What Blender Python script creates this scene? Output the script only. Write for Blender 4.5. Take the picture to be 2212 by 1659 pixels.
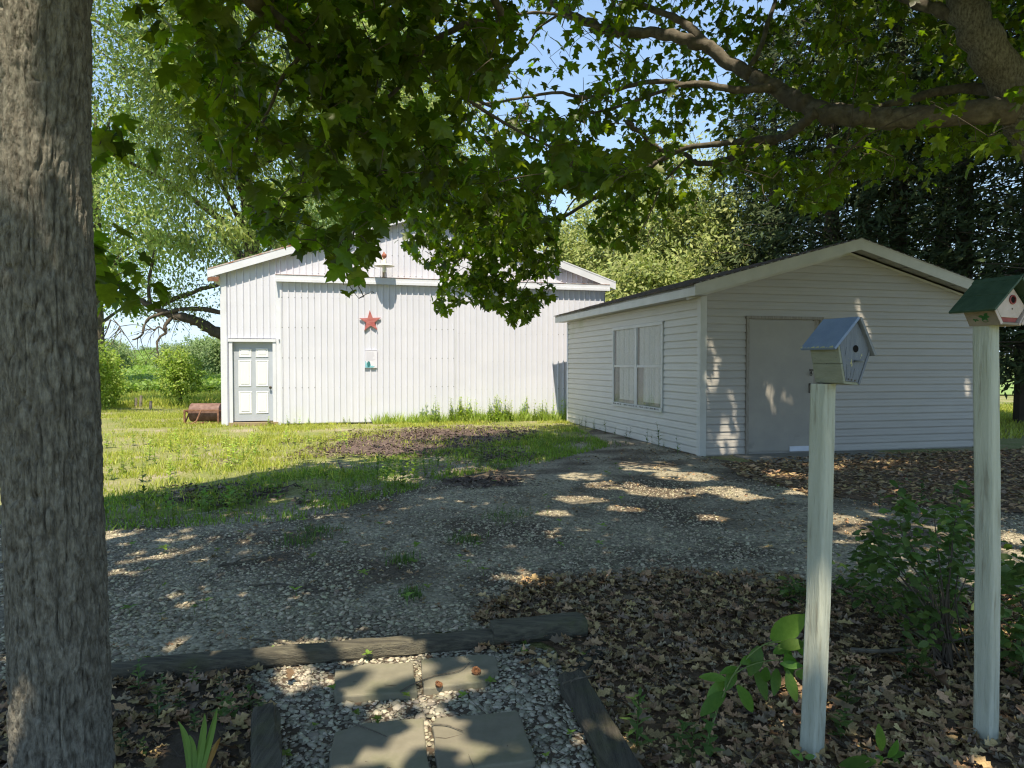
import bpy, math, random
import numpy as np
from mathutils import Vector, Matrix
for o in list(bpy.data.objects): bpy.data.objects.remove(o)
random.seed(7); RNG = np.random.default_rng(7)
SC = bpy.context.scene; COL = SC.collection
R = math.radians
# ------------------------------------------------------------------ camera, sky, sun, exposure
F = 1500.0; TH = math.atan((829.5 - 788.0) / F); EYE = 1.5
cam = bpy.data.cameras.new('camera'); cam.sensor_width = 36; cam.lens = F / 2212 * 36
cam.clip_start = .05; cam.clip_end = 3000
co = bpy.data.objects.new('camera', cam); COL.objects.link(co)
co.location = (0, 0, EYE); co.rotation_euler = (R(90) - TH, 0, 0); SC.camera = co
SUN_DIR = np.array([0.0, 1.0, -2.0])
W = bpy.data.worlds.new('World'); SC.world = W; W.use_nodes = True
nt = W.node_tree; nt.nodes.clear()
sky = nt.nodes.new('ShaderNodeTexSky'); sky.sky_type = 'NISHITA'; sky.sun_disc = False
sky.sun_elevation = math.atan(2.0); sky.sun_rotation = R(180); sky.air_density = 1.0; sky.altitude = 1500; sky.dust_density = 0.0; sky.ozone_density = 4.0
bg = nt.nodes.new('ShaderNodeBackground'); bg.inputs['Strength'].default_value = 0.15
wo = nt.nodes.new('ShaderNodeOutputWorld')
# clear summer air: the horizon band is held to a pale blue instead of burning out to white
lum = nt.nodes.new('ShaderNodeRGBToBW'); nt.links.new(sky.outputs[0], lum.inputs[0])
def wmath(op, a, b):
    n = nt.nodes.new('ShaderNodeMath'); n.operation = op; n.use_clamp = op == 'MINIMUM'
    for i, v in enumerate((a, b)):
        if hasattr(v, 'links'): nt.links.new(v, n.inputs[i])
        else: n.inputs[i].default_value = v
    return n.outputs[0]
gain = wmath('DIVIDE', 1.0, wmath('ADD', 1.0, wmath('DIVIDE', lum.outputs[0], 3.4)))
sc_ = nt.nodes.new('ShaderNodeVectorMath'); sc_.operation = 'SCALE'; nt.links.new(sky.outputs[0], sc_.inputs[0]); nt.links.new(gain, sc_.inputs['Scale'])
mx = nt.nodes.new('ShaderNodeMix'); mx.data_type = 'RGBA'; nt.links.new(wmath('MINIMUM', wmath('MULTIPLY', wmath('MAXIMUM', wmath('SUBTRACT', lum.outputs[0], 2.2), 0.0), .15), .92), mx.inputs[0])
nt.links.new(sc_.outputs[0], mx.inputs[6]); mx.inputs[7].default_value = (1.2, 1.8, 3.0, 1)
nt.links.new(mx.outputs[2], bg.inputs['Color']); nt.links.new(bg.outputs[0], wo.inputs['Surface'])
sl = bpy.data.lights.new('sun', 'SUN'); sl.energy = 2.0; sl.angle = R(.53); sl.color = (1, .975, .95)
so = bpy.data.objects.new('sun', sl); COL.objects.link(so); so.location = (0, -10, 30)
so.rotation_euler = Vector(SUN_DIR).to_track_quat('-Z', 'Y').to_euler()
SC.view_settings.view_transform = 'Standard'; SC.view_settings.look = 'None'
SC.view_settings.exposure = 1.9; SC.view_settings.gamma = 1; SC.view_settings.use_white_balance = True; SC.view_settings.white_balance_temperature = 8350; SC.view_settings.white_balance_tint = 6; SC.view_settings.use_curve_mapping = False
SC.render.engine = 'CYCLES'; SC.cycles.use_denoising = True; SC.cycles.filter_width = 1.2; SC.cycles.denoising_input_passes = 'RGB_ALBEDO_NORMAL'
SC.cycles.max_bounces = 7; SC.cycles.diffuse_bounces = 5; SC.cycles.transmission_bounces = 5; SC.cycles.transparent_max_bounces = 8
# ------------------------------------------------------------------ picture <-> place
def ray(x, y):
    u = (x - 1106) / F; v = (829.5 - y) / F
    return np.array([u, math.cos(TH) + v * math.sin(TH), -math.sin(TH) + v * math.cos(TH)])
def at(x, y, Y):
    d = ray(x, y); return np.array([0, 0, EYE]) + d * (Y / d[1])
def gnd(x, y, z=0.0):
    d = ray(x, y); return np.array([0, 0, EYE]) + d * ((z - EYE) / d[2])
def proj(P):
    P = np.asarray(P, float); q = P - np.array([0, 0, EYE])
    f = q[..., 1] * math.cos(TH) - q[..., 2] * math.sin(TH); u = q[..., 1] * math.sin(TH) + q[..., 2] * math.cos(TH)
    fs = np.where(np.abs(f) < .05, .05, f)
    return 1106 + F * q[..., 0] / fs, 829.5 - F * u / fs, f
def inpoly(X, Y, poly):
    X = np.asarray(X); Y = np.asarray(Y); r = np.zeros(X.shape, bool); n = len(poly); j = n - 1
    for i in range(n):
        xi, yi = poly[i][0], poly[i][1]; xj, yj = poly[j][0], poly[j][1]
        c = ((yi > Y) != (yj > Y)) & (X < (xj - xi) * (Y - yi) / (yj - yi + 1e-12) + xi)
        r ^= c; j = i
    return r
def vnoise(x, y, seed=0, per=0):
    x = np.asarray(x, float); y = np.asarray(y, float)
    xi = np.floor(x).astype(int); yi = np.floor(y).astype(int); fx = x - xi; fy = y - yi
    fx = fx * fx * (3 - 2 * fx); fy = fy * fy * (3 - 2 * fy)
    def h(a, b):
        if per: a = a % per
        n = (a * 374761393 + b * 668265263 + seed * 1442695041) & 0xffffffff
        n = ((n ^ (n >> 13)) * 1274126177) & 0xffffffff
        return ((n ^ (n >> 16)) & 0xffff) / 65535.0
    return (h(xi, yi) * (1 - fx) + h(xi + 1, yi) * fx) * (1 - fy) + (h(xi, yi + 1) * (1 - fx) + h(xi + 1, yi + 1) * fx) * fy
def terrain(x, y):
    y = np.asarray(y, float)
    z = np.interp(y, [-50, 29, 60, 92, 130, 210, 400, 1500], [0, 0, .72, 1.0, 2.0, 4.6, 5.0, 4.0])
    return z
# ------------------------------------------------------------------ materials
MATS = {}
def mat(name, c1, c2=None, scale=5, rough=.7, bump=0, bscale=40, stretch=(1, 1, 1), spec=.3, c3=None, s3=1.5, t3=(.55, .7), v3=None,
        metal=0, rnd=0, trans=None, bstretch=None, detail=5):
    """two-tone noise colour, optional third tone in patches, bump, per-piece variation, leaf translucency"""
    if name in MATS: return MATS[name]
    m = bpy.data.materials.new(name); m.use_nodes = True; n = m.node_tree; L = n.links
    b = n.nodes['Principled BSDF']; out = n.nodes['Material Output']
    tc = n.nodes.new('ShaderNodeTexCoord'); mp = n.nodes.new('ShaderNodeMapping'); mp.inputs['Scale'].default_value = stretch
    L.new(tc.outputs['Object'], mp.inputs['Vector'])
    def noise(s, vec=mp, det=detail):
        t = n.nodes.new('ShaderNodeTexNoise'); t.inputs['Scale'].default_value = s; t.inputs['Detail'].default_value = det
        t.inputs['Roughness'].default_value = .62
        L.new(vec.outputs['Vector'], t.inputs['Vector']); return t.outputs['Fac']
    def mix(f, a, bb):
        x = n.nodes.new('ShaderNodeMix'); x.data_type = 'RGBA'
        if hasattr(f, 'links'): L.new(f, x.inputs[0])
        else: x.inputs[0].default_value = f
        for i, c in ((6, a), (7, bb)):
            if hasattr(c, 'links'): L.new(c, x.inputs[i])
            else: x.inputs[i].default_value = (*c, 1)
        return x.outputs[2]
    def mrange(f, lo, hi):
        r = n.nodes.new('ShaderNodeMapRange'); r.inputs[1].default_value = lo; r.inputs[2].default_value = hi
        L.new(f, r.inputs[0]); return r.outputs[0]
    col = c1
    if c2 is not None: col = mix(mrange(noise(scale), .35, .65), c1, c2)
    if c3 is not None: col = mix(mrange(noise(s3, tc_vec(n, tc, v3)), *t3), col, c3)
    if not hasattr(col, 'links'): col = mix(0.0, c1, c1)
    if rnd:
        a = n.nodes.new('ShaderNodeAttribute'); a.attribute_name = 'rnd'; oi = n.nodes.new('ShaderNodeObjectInfo')
        ad = n.nodes.new('ShaderNodeMath'); ad.operation = 'ADD'; L.new(a.outputs['Fac'], ad.inputs[0]); L.new(oi.outputs['Random'], ad.inputs[1])
        fr = n.nodes.new('ShaderNodeMath'); fr.operation = 'FRACT'; L.new(ad.outputs[0], fr.inputs[0])
        mr = n.nodes.new('ShaderNodeMapRange'); mr.inputs[3].default_value = 1 - rnd; mr.inputs[4].default_value = 1 + rnd
        L.new(fr.outputs[0], mr.inputs[0])
        hs = n.nodes.new('ShaderNodeHueSaturation'); L.new(mr.outputs[0], hs.inputs['Value']); L.new(col, hs.inputs['Color'])
        m2 = n.nodes.new('ShaderNodeMath'); m2.operation = 'MULTIPLY'; m2.inputs[1].default_value = 7.31; L.new(fr.outputs[0], m2.inputs[0])
        f2 = n.nodes.new('ShaderNodeMath'); f2.operation = 'FRACT'; L.new(m2.outputs[0], f2.inputs[0])
        h2 = n.nodes.new('ShaderNodeMapRange'); h2.inputs[3].default_value = .5 - rnd * .05; h2.inputs[4].default_value = .5 + rnd * .05
        L.new(f2.outputs[0], h2.inputs[0]); L.new(h2.outputs[0], hs.inputs['Hue'])
        col = hs.outputs['Color']
    L.new(col, b.inputs['Base Color'])
    b.inputs['Roughness'].default_value = rough; b.inputs['Metallic'].default_value = metal
    b.inputs['Specular IOR Level'].default_value = spec
    if bump:
        v = mp
        if bstretch is not None:
            v = n.nodes.new('ShaderNodeMapping'); v.inputs['Scale'].default_value = bstretch; L.new(tc.outputs['Object'], v.inputs['Vector'])
        bp = n.nodes.new('ShaderNodeBump'); bp.inputs['Strength'].default_value = min(1, bump); bp.inputs['Distance'].default_value = .02 * max(1, bump)
        L.new(noise(bscale, v, 6), bp.inputs['Height']); L.new(bp.outputs[0], b.inputs['Normal'])
    if trans:
        t = n.nodes.new('ShaderNodeBsdfTranslucent')
        tm = n.nodes.new('ShaderNodeMix'); tm.data_type = 'RGBA'; tm.blend_type = 'MULTIPLY'; tm.inputs[0].default_value = 1
        L.new(col, tm.inputs[6]); tm.inputs[7].default_value = (*trans[1], 1)
        sc_ = n.nodes.new('ShaderNodeVectorMath'); sc_.operation = 'SCALE'; sc_.inputs['Scale'].default_value = trans[2]
        L.new(tm.outputs[2], sc_.inputs[0]); L.new(sc_.outputs[0], t.inputs['Color'])
        ms = n.nodes.new('ShaderNodeMixShader'); ms.inputs[0].default_value = trans[0]
        L.new(b.outputs[0], ms.inputs[1]); L.new(t.outputs[0], ms.inputs[2]); L.new(ms.outputs[0], out.inputs['Surface'])
    MATS[name] = m; return m
def tc_vec(n, tc, v3=None):
    v = n.nodes.new('ShaderNodeMapping'); v.inputs['Scale'].default_value = v3 or (1, 1, 1); n.links.new(tc.outputs['Object'], v.inputs['Vector']); return v
M = mat
barn_white = M('barn white painted steel', (.64, .655, .745), (.60, .618, .71), 1.2, .38, c3=(.60, .62, .62), s3=.9, t3=(.62, .85), spec=.4)
trim_white = M('white painted trim', (.66, .69, .77), (.60, .625, .69), 3, .45, bump=.05, bscale=30)
rust = M('rusty steel', (.16, .075, .05), (.27, .14, .09), 14, .85, bump=.2, bscale=60)
roller_rust = M('weathered rust brown iron', (.13, .068, .055), (.22, .13, .11), 9, .6, bump=.15, bscale=90, c3=(.27, .17, .15), s3=5)
rusted_edge = M('roof steel with rusting edge', (.55, .56, .57), (.32, .13, .07), 6, .6)
galv = M('galvanised screw steel', (.32, .33, .34), None, rough=.4, metal=.6)
door_grey = M('grey primed door', (.42, .46, .53), (.39, .43, .50), 4, .5)
door_panel_m = M('white brushed door panel', (.72, .74, .79), (.69, .71, .76), 20, .5, bump=.05, bscale=50, stretch=(1, 1, .2))
dark_metal = M('dark tarnished metal', (.06, .055, .05), (.12, .10, .08), 30, .45, metal=.7)
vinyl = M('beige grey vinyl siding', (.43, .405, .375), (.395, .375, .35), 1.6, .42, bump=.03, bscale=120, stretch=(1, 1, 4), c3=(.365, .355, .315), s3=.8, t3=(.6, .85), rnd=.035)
vinyl_lit = M('lit beige grey vinyl siding with algae', (.56, .545, .50), (.52, .505, .465), 1.6, .45, stretch=(1, 1, 4), c3=(.34, .38, .22), s3=.55, t3=(.62, .80), rnd=.03)  # same siding as the front; paler base carries the left wall's light, plus algae
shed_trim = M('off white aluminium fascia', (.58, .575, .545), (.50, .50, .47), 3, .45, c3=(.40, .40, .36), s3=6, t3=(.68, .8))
soffit_m = M('dull white soffit', (.50, .49, .46), (.44, .43, .40), 3, .6)  # a slightly duller white than the fascia
taupe = M('taupe painted plywood door', (.35, .325, .285), (.31, .29, .26), 2.5, .6, bump=.05, bscale=60, c3=(.20, .19, .17), s3=1.8, t3=(.66, .85))
old_wood_trim = M('worn taupe trim wood', (.33, .30, .26), (.22, .19, .16), 10, .75, stretch=(8, 8, 1))
shingle = M('dark debris covered shingle', (.05, .042, .038), (.10, .085, .075), 9, .95, bump=.4, bscale=50, c3=(.16, .10, .065), s3=3, t3=(.55, .7))
def glass():
    m = bpy.data.materials.new('window glass'); m.use_nodes = True; n = m.node_tree; L = n.links
    t = n.nodes.new('ShaderNodeBsdfTransparent'); t.inputs[0].default_value = (.86, .88, .87, 1)
    g = n.nodes.new('ShaderNodeBsdfGlossy'); g.inputs['Roughness'].default_value = .03
    x = n.nodes.new('ShaderNodeMixShader'); x.inputs[0].default_value = .09
    L.new(t.outputs[0], x.inputs[1]); L.new(g.outputs[0], x.inputs[2]); L.new(x.outputs[0], n.nodes['Material Output'].inputs['Surface']); return m
glass_m = glass()
screen_m = M('grey window screen', (.30, .295, .28), (.26, .255, .245), 30, .8)
curtain_m = M('white sheer curtain', (.80, .79, .76), (.62, .61, .58), 14, .9, stretch=(1, 4, .8))
concrete = M('mossy concrete', (.26, .245, .22), (.20, .19, .165), 6, .9, bump=.1, bscale=60)
paver_m = M('grey green flagstone', (.175, .16, .12), (.225, .205, .155), 7, .85, bump=.12, bscale=45, c3=(.14, .145, .085), s3=4, t3=(.5, .75), rnd=.12)
timber_m = M('weathered landscape timber', (.06, .055, .044), (.14, .128, .092), 7, .9, bump=.7, bscale=24, stretch=(.7, 9, 9), c3=(.095, .10, .045), s3=3, t3=(.55, .75), rnd=.15)
timber_y = M('weathered path timber', (.05, .046, .038), (.115, .105, .08), 6, .9, bump=.6, bscale=24, stretch=(9, .7, 9), c3=(.095, .10, .045), s3=3, t3=(.55, .75), rnd=.15)
bark_m = M('grey brown maple bark', (.105, .092, .072), (.31, .29, .24), 26, .92, bump=1.0, bscale=60, stretch=(2.2, 2.2, .85), c3=(.12, .105, .085), s3=2.6, t3=(.55, .8), detail=9)
limb_bark = M('brown grey limb bark', (.07, .06, .046), (.165, .145, .115), 14, .9, bump=.6, bscale=16, stretch=(1, 1, 1), c3=(.10, .082, .065), s3=2.2, t3=(.5, .7))
far_bark = M('dark far bark', (.075, .062, .05), (.12, .10, .08), 3, .95)
twig_m = M('dark twig', (.07, .055, .042), (.10, .08, .06), 10, .9)
maple_m = M('maple leaf', (.060, .094, .012), (.082, .125, .017), 6, .42, rnd=.5, trans=(.48, (1.1, 1.2, .4), 2.8), spec=.35)
maple_hi = M('canopy maple leaf', (.062, .10, .014), (.08, .125, .018), 3, .45, rnd=.4, trans=(.45, (1.15, 1.15, .4), 2.4), spec=.35)
locust_m = M('light green fine leaf', (.20, .265, .08), (.26, .32, .105), .5, .5, rnd=.45, trans=(.4, (1, 1.1, .6), 1.6))
far_leaf = M('far grey green leaf', (.18, .255, .115), (.22, .30, .14), .3, .6, rnd=.35, trans=(.35, (1, 1.1, .6), 1.4))
cedar_m = M('sunlit yellow green cedar spray', (.24, .29, .10), (.30, .345, .13), .5, .6, rnd=.4, trans=(.3, (1, 1.1, .6), 1.5))  # sunlit copy of the cedar foliage, the sun's brightness put into its colour
cedar_shaded = M('shaded cedar spray', (.045, .068, .03), (.068, .095, .04), .5, .85, rnd=.4, trans=(.22, (1, 1.1, .6), 1.3))  # cedar foliage darkened: shade from the trees in front is put into the colour
young_m = M('fresh yellow green leaf', (.22, .31, .06), (.27, .36, .08), 1, .5, rnd=.35, trans=(.4, (1, 1.1, .5), 1.6))
shrub_m = M('mid green shrub leaf', (.065, .12, .03), (.09, .155, .045), 4, .5, rnd=.4, trans=(.35, (1, 1.1, .6), 1.8))
poke_m = M('broad glossy weed leaf', (.07, .16, .03), (.095, .19, .04), 8, .42, rnd=.3, trans=(.4, (1, 1.1, .5), 2.0), spec=.25)
weed_m = M('bright weed leaf', (.15, .25, .045), (.19, .29, .06), 8, .5, rnd=.4, trans=(.4, (1, 1.1, .5), 1.6))
sunweed_m = M('sunlit weed leaf', (.31, .40, .10), (.36, .45, .13), 8, .5, rnd=.35, trans=(.4, (1, 1.1, .6), 1.5))  # sunlight put into the leaf colour, raised above the other weeds
grass_m = M('yellow green grass blade', (.36, .395, .085), (.41, .43, .115), 2, .55, rnd=.4, trans=(.4, (1, 1.1, .5), 1.4))
crop_m = M('green crop leaf', (.19, .29, .075), (.23, .33, .095), .2, .55, rnd=.25, trans=(.35, (1, 1.1, .5), 1.4))
dead_m = M('brown dead leaf', (.285, .185, .092), (.43, .295, .165), 12, .75, rnd=.5, spec=.2)
dead_tan = M('tan dry leaf', (.20, .15, .105), (.28, .215, .15), 12, .75, rnd=.5, spec=.2)
mulch_m = M('dark rotted leaf mulch', (.08, .058, .05), (.145, .105, .085), 12, .9, rnd=.6)
stone_m = M('pale limestone gravel', (.28, .25, .19), (.42, .38, .30), 14, .9, rnd=.55, bump=.1, bscale=120)
lot_stone = M('grey lot gravel', (.305, .262, .185), (.43, .375, .275), 14, .95, rnd=.55)
iris_m = M('pale iris blade', (.16, .27, .07), (.20, .31, .09), 8, .5, trans=(.3, (1, 1.1, .6), 1.4), stretch=(1, 1, .2))
iris_brown = M('withered iris blade', (.30, .15, .04), (.34, .24, .07), 8, .6, stretch=(1, 1, .3))
post_m = M('peeling pale green white post paint', (.46, .48, .405), (.36, .38, .31), 6, .75, bump=.4, bscale=28, stretch=(7, 7, .6), c3=(.27, .265, .21), s3=4, t3=(.56, .68), v3=(9, 9, .9))
bh_blue = M('faded blue paint', (.15, .21, .315), (.185, .25, .36), 14, .6, bump=.2, bscale=70, c3=(.12, .135, .15), s3=26, t3=(.68, .74))
bh_front = M('blue grey worn front', (.16, .18, .205), (.12, .137, .165), 18, .65, bump=.3, bscale=40, stretch=(5, 5, .7), c3=(.13, .14, .15), s3=22, t3=(.66, .76))
bh_side = M('grey green worn side', (.25, .26, .20), (.21, .22, .165), 14, .7, bump=.3, bscale=50, stretch=(1, 1, 3))
bh_green = M('mottled green roof paint', (.028, .06, .036), (.048, .09, .058), 18, .6, bump=.2, bscale=60, c3=(.022, .05, .026), s3=9)
bh_pink = M('pale pink paint', (.56, .45, .40), (.48, .39, .34), 16, .65, bump=.12, bscale=60)
bh_tan = M('tan weathered side', (.23, .19, .15), (.28, .235, .185), 12, .75, bump=.15, bscale=50)
bh_red = M('red paint', (.24, .045, .04), (.30, .07, .06), 14, .6)
bh_leafgreen = M('stencilled green paint', (.03, .13, .04), None, rough=.6)
yellow_chip = M('exposed yellow paint', (.52, .48, .24), (.42, .40, .22), 20, .7)
hole_black = M('dark hole', (.006, .005, .005), None, rough=1)
star_m = M('red washed star wood', (.36, .075, .075), (.50, .20, .19), 5, .75, bump=.2, bscale=16, stretch=(1, 1, 7))
paper_m = M('pale lilac sign paper', (.70, .70, .80), (.66, .67, .78), 4, .6)
turq_m = M('turquoise print', (.10, .42, .52), (.35, .62, .70), 9, .6)
teal_m = M('dark teal print', (.02, .13, .15), (.04, .20, .21), 12, .6)
print_m = M('faint grey print', (.48, .48, .57), None, rough=.7)
copper_m = M('rusty copper red fitting', (.36, .12, .075), (.26, .08, .05), 20, .5)
shade_m = M('cream enamel lamp shade', (.62, .62, .56), (.56, .56, .50), 10, .35)
bulb_m = M('clear bulb', (.75, .76, .74), None, rough=.08, spec=.7)
tan_m = M('tan conduit', (.52, .43, .32), (.46, .38, .28), 9, .6)
nut_m = M('brown walnut husk', (.15, .065, .03), (.26, .12, .06), 40, .8, bump=.5, bscale=90)
# ------------------------------------------------------------------ object helpers
def children_of(o): return [c for c in bpy.data.objects if c.parent == o]
def tag(o, label=None, cat=None, group=None, kind=None):
    for k, v in (('label', label), ('category', cat), ('group', group), ('kind', kind)):
        if v: o[k] = v
    return o
def empty(name, label, cat, loc=(0, 0, 0), rz=0, group=None, rot=None):
    o = bpy.data.objects.new(name, None); COL.objects.link(o); o.location = loc
    o.rotation_euler = rot if rot else (0, 0, rz); o.empty_display_size = .1
    return tag(o, label, cat, group)
def link(name, me, m=None, parent=None):
    if m is not None: me.materials.append(m)
    o = bpy.data.objects.new(name, me); COL.objects.link(o)
    if parent is not None: o.parent = parent
    return o
def mesh_np(name, V, Fc, rnd=None):
    me = bpy.data.meshes.new(name); V = np.asarray(V, np.float32); Fc = np.asarray(Fc, np.int32); k = Fc.shape[1]
    me.vertices.add(len(V)); me.vertices.foreach_set('co', V.ravel())
    me.loops.add(Fc.size); me.loops.foreach_set('vertex_index', Fc.ravel())
    me.polygons.add(len(Fc)); me.polygons.foreach_set('loop_start', np.arange(0, Fc.size, k, dtype=np.int32))
    if rnd is not None:
        a = me.attributes.new('rnd', 'FLOAT', 'POINT'); a.data.foreach_set('value', np.asarray(rnd, np.float32))
    me.update(calc_edges=True); return me
def scatter(name, tmpl, P, Rm, S, m, parent=None, kind='stuff'):
    """many copies of a small template joined into one mesh; tmpl may be a list of variants"""
    tv, tf = tmpl; n = len(P); tv = np.asarray(tv, float); tf = np.asarray(tf, int)
    S = np.asarray(S, float)
    if S.ndim == 1: S = np.repeat(S[:, None], 3, 1)
    V = np.einsum('nij,nkj->nki', Rm, tv[None] * S[:, None, :]) + P[:, None, :]
    Fc = (tf[None] + (np.arange(n) * len(tv))[:, None, None]).reshape(-1, tf.shape[1])
    rn = np.repeat(RNG.random(n), len(tv))
    o = link(name, mesh_np(name, V.reshape(-1, 3), Fc, rn), m, parent)
    if kind: o['kind'] = kind
    return o
def frames(heading, normal):
    y = heading / np.linalg.norm(heading, axis=1, keepdims=True)
    z = normal - (normal * y).sum(1, keepdims=True) * y; z /= np.linalg.norm(z, axis=1, keepdims=True) + 1e-9
    x = np.cross(y, z); return np.stack([x, y, z], 2)
def unit(n): v = RNG.normal(size=(n, 3)); return v / np.linalg.norm(v, axis=1, keepdims=True)
class MB:
    def __init__(s): s.v = []; s.f = []
    def add(s, vs, fs):
        b = len(s.v); s.v += [tuple(map(float, p)) for p in vs]; s.f += [tuple(b + i for i in f) for f in fs]; return s
    def box(s, x0, x1, y0, y1, z0, z1, mtx=None):
        p = [Vector((x, y, z)) for z in (z0, z1) for y in (y0, y1) for x in (x0, x1)]
        if mtx is not None: p = [mtx @ q for q in p]
        return s.add(p, [(0, 2, 3, 1), (4, 5, 7, 6), (0, 1, 5, 4), (2, 6, 7, 3), (0, 4, 6, 2), (1, 3, 7, 5)])
    def prism(s, poly, y0, y1, mtx=None):
        """poly in (x,z), extruded along y"""
        n = len(poly); p = [Vector((a, y0, b)) for a, b in poly] + [Vector((a, y1, b)) for a, b in poly]
        if mtx is not None: p = [mtx @ q for q in p]
        return s.add(p, [tuple(range(n)), tuple(range(2 * n - 1, n - 1, -1))] + [((i + 1) % n, i, n + i, n + (i + 1) % n) for i in range(n)])
    def tube(s, pts, rad, n=8, cap=True):
        pts = [Vector(p) for p in pts]; k = len(pts)
        if not hasattr(rad, '__len__'): rad = [rad] * k
        up = Vector((0.31, .17, .93)); vs = []; fs = []
        for i, p in enumerate(pts):
            t = (pts[min(i + 1, k - 1)] - pts[max(i - 1, 0)]).normalized()
            a = t.cross(up)
            if a.length < 1e-3: a = t.cross(Vector((1, 0, 0)))
            a.normalize(); b = t.cross(a)
            if i and (a.dot(pa) < 0): pass
            pa = a
            for j in range(n):
                w = 2 * math.pi * j / n; vs.append(p + (a * math.cos(w) + b * math.sin(w)) * rad[i])
        for i in range(k - 1):
            for j in range(n):
                fs.append((i * n + j, i * n + (j + 1) % n, (i + 1) * n + (j + 1) % n, (i + 1) * n + j))
        if cap: fs.append(tuple(range(n - 1, -1, -1))); fs.append(tuple(range((k - 1) * n, k * n)))
        return s.add(vs, fs)
    def lathe(s, prof, n=20, c=(0, 0, 0)):
        vs = []; fs = []
        for r, z in prof:
            for j in range(n):
                w = 2 * math.pi * j / n; vs.append((c[0] + r * math.cos(w), c[1] + r * math.sin(w), c[2] + z))
        for i in range(len(prof) - 1):
            for j in range(n): fs.append((i * n + j, i * n + (j + 1) % n, (i + 1) * n + (j + 1) % n, (i + 1) * n + j))
        return s.add(vs, fs)
    def build(s, name, m=None, parent=None, bevel=0, smooth=False, loc=None):
        me = bpy.data.meshes.new(name); me.from_pydata(s.v, [], s.f)
        if smooth: me.polygons.foreach_set('use_smooth', [True] * len(me.polygons))
        me.update(); o = link(name, me, m, parent)
        if bevel:
            b = o.modifiers.new('edge', 'BEVEL'); b.width = bevel; b.segments = 2; b.limit_method = 'ANGLE'
        if loc is not None: o.location = loc
        return o
def spline(pts, n=6):
    """Catmull-Rom through the points"""
    P = [np.asarray(p, float) for p in pts]; P = [2 * P[0] - P[1]] + P + [2 * P[-1] - P[-2]]; out = []
    for i in range(1, len(P) - 2):
        a, b, c, d = P[i - 1:i + 3]
        for k in range(n):
            t = k / n; out.append(.5 * ((2 * b) + (-a + c) * t + (2 * a - 5 * b + 4 * c - d) * t * t + (-a + 3 * b - 3 * c + d) * t ** 3))
    out.append(P[-2]); return np.array(out)
def sheet(name, poly, z, m, parent=None, n_noise=.0):
    V = [(p[0], p[1], z) for p in poly]; me = bpy.data.meshes.new(name); me.from_pydata(V, [], [tuple(range(len(V)))]); me.update()
    return link(name, me, m, parent)
def rough_poly(pts, amp=.12, step=.35, seed=0):
    out = []; n = len(pts); rr = random.Random(seed)
    for i in range(n):
        a = np.asarray(pts[i][:2], float); b = np.asarray(pts[(i + 1) % n][:2], float); L = np.linalg.norm(b - a); k = max(1, int(L / step))
        for j in range(k):
            q = a + (b - a) * j / k
            out.append((q[0] + rr.uniform(-amp, amp), q[1] + rr.uniform(-amp, amp)))
    return out
# ------------------------------------------------------------------ ground, fields, lot
def ground_material():
    m = bpy.data.materials.new('yard soil and low turf'); m.use_nodes = True; n = m.node_tree; L = n.links; b = n.nodes['Principled BSDF']
    tc = n.nodes.new('ShaderNodeTexCoord')
    def noise(s, d=6):
        t = n.nodes.new('ShaderNodeTexNoise'); t.inputs['Scale'].default_value = s; t.inputs['Detail'].default_value = d; L.new(tc.outputs['Object'], t.inputs['Vector']); return t.outputs['Fac']
    def ramp(f, stops):
        r = n.nodes.new('ShaderNodeValToRGB'); e = r.color_ramp.elements
        while len(e) < len(stops): e.new(.5)
        for k, (p, c) in enumerate(stops): e[k].position = p; e[k].color = (*c, 1)
        L.new(f, r.inputs[0]); return r.outputs[0]
    c1 = ramp(noise(1.1), [(.35, (.19, .22, .06)), (.52, (.26, .26, .10)), (.68, (.36, .31, .22))])
    c2 = ramp(noise(28), [(.3, (.45, .45, .4)), (.7, (1.25, 1.25, 1.2))])
    x = n.nodes.new('ShaderNodeMix'); x.data_type = 'RGBA'; x.blend_type = 'MULTIPLY'; x.inputs[0].default_value = 1
    L.new(c1, x.inputs[6]); L.new(c2, x.inputs[7]); L.new(x.outputs[2], b.inputs['Base Color']); b.inputs['Roughness'].default_value = .95
    bp = n.nodes.new('ShaderNodeBump'); bp.inputs['Strength'].default_value = .8; bp.inputs['Distance'].default_value = .03
    L.new(noise(40), bp.inputs['Height']); L.new(bp.outputs[0], b.inputs['Normal']); return m
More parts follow.
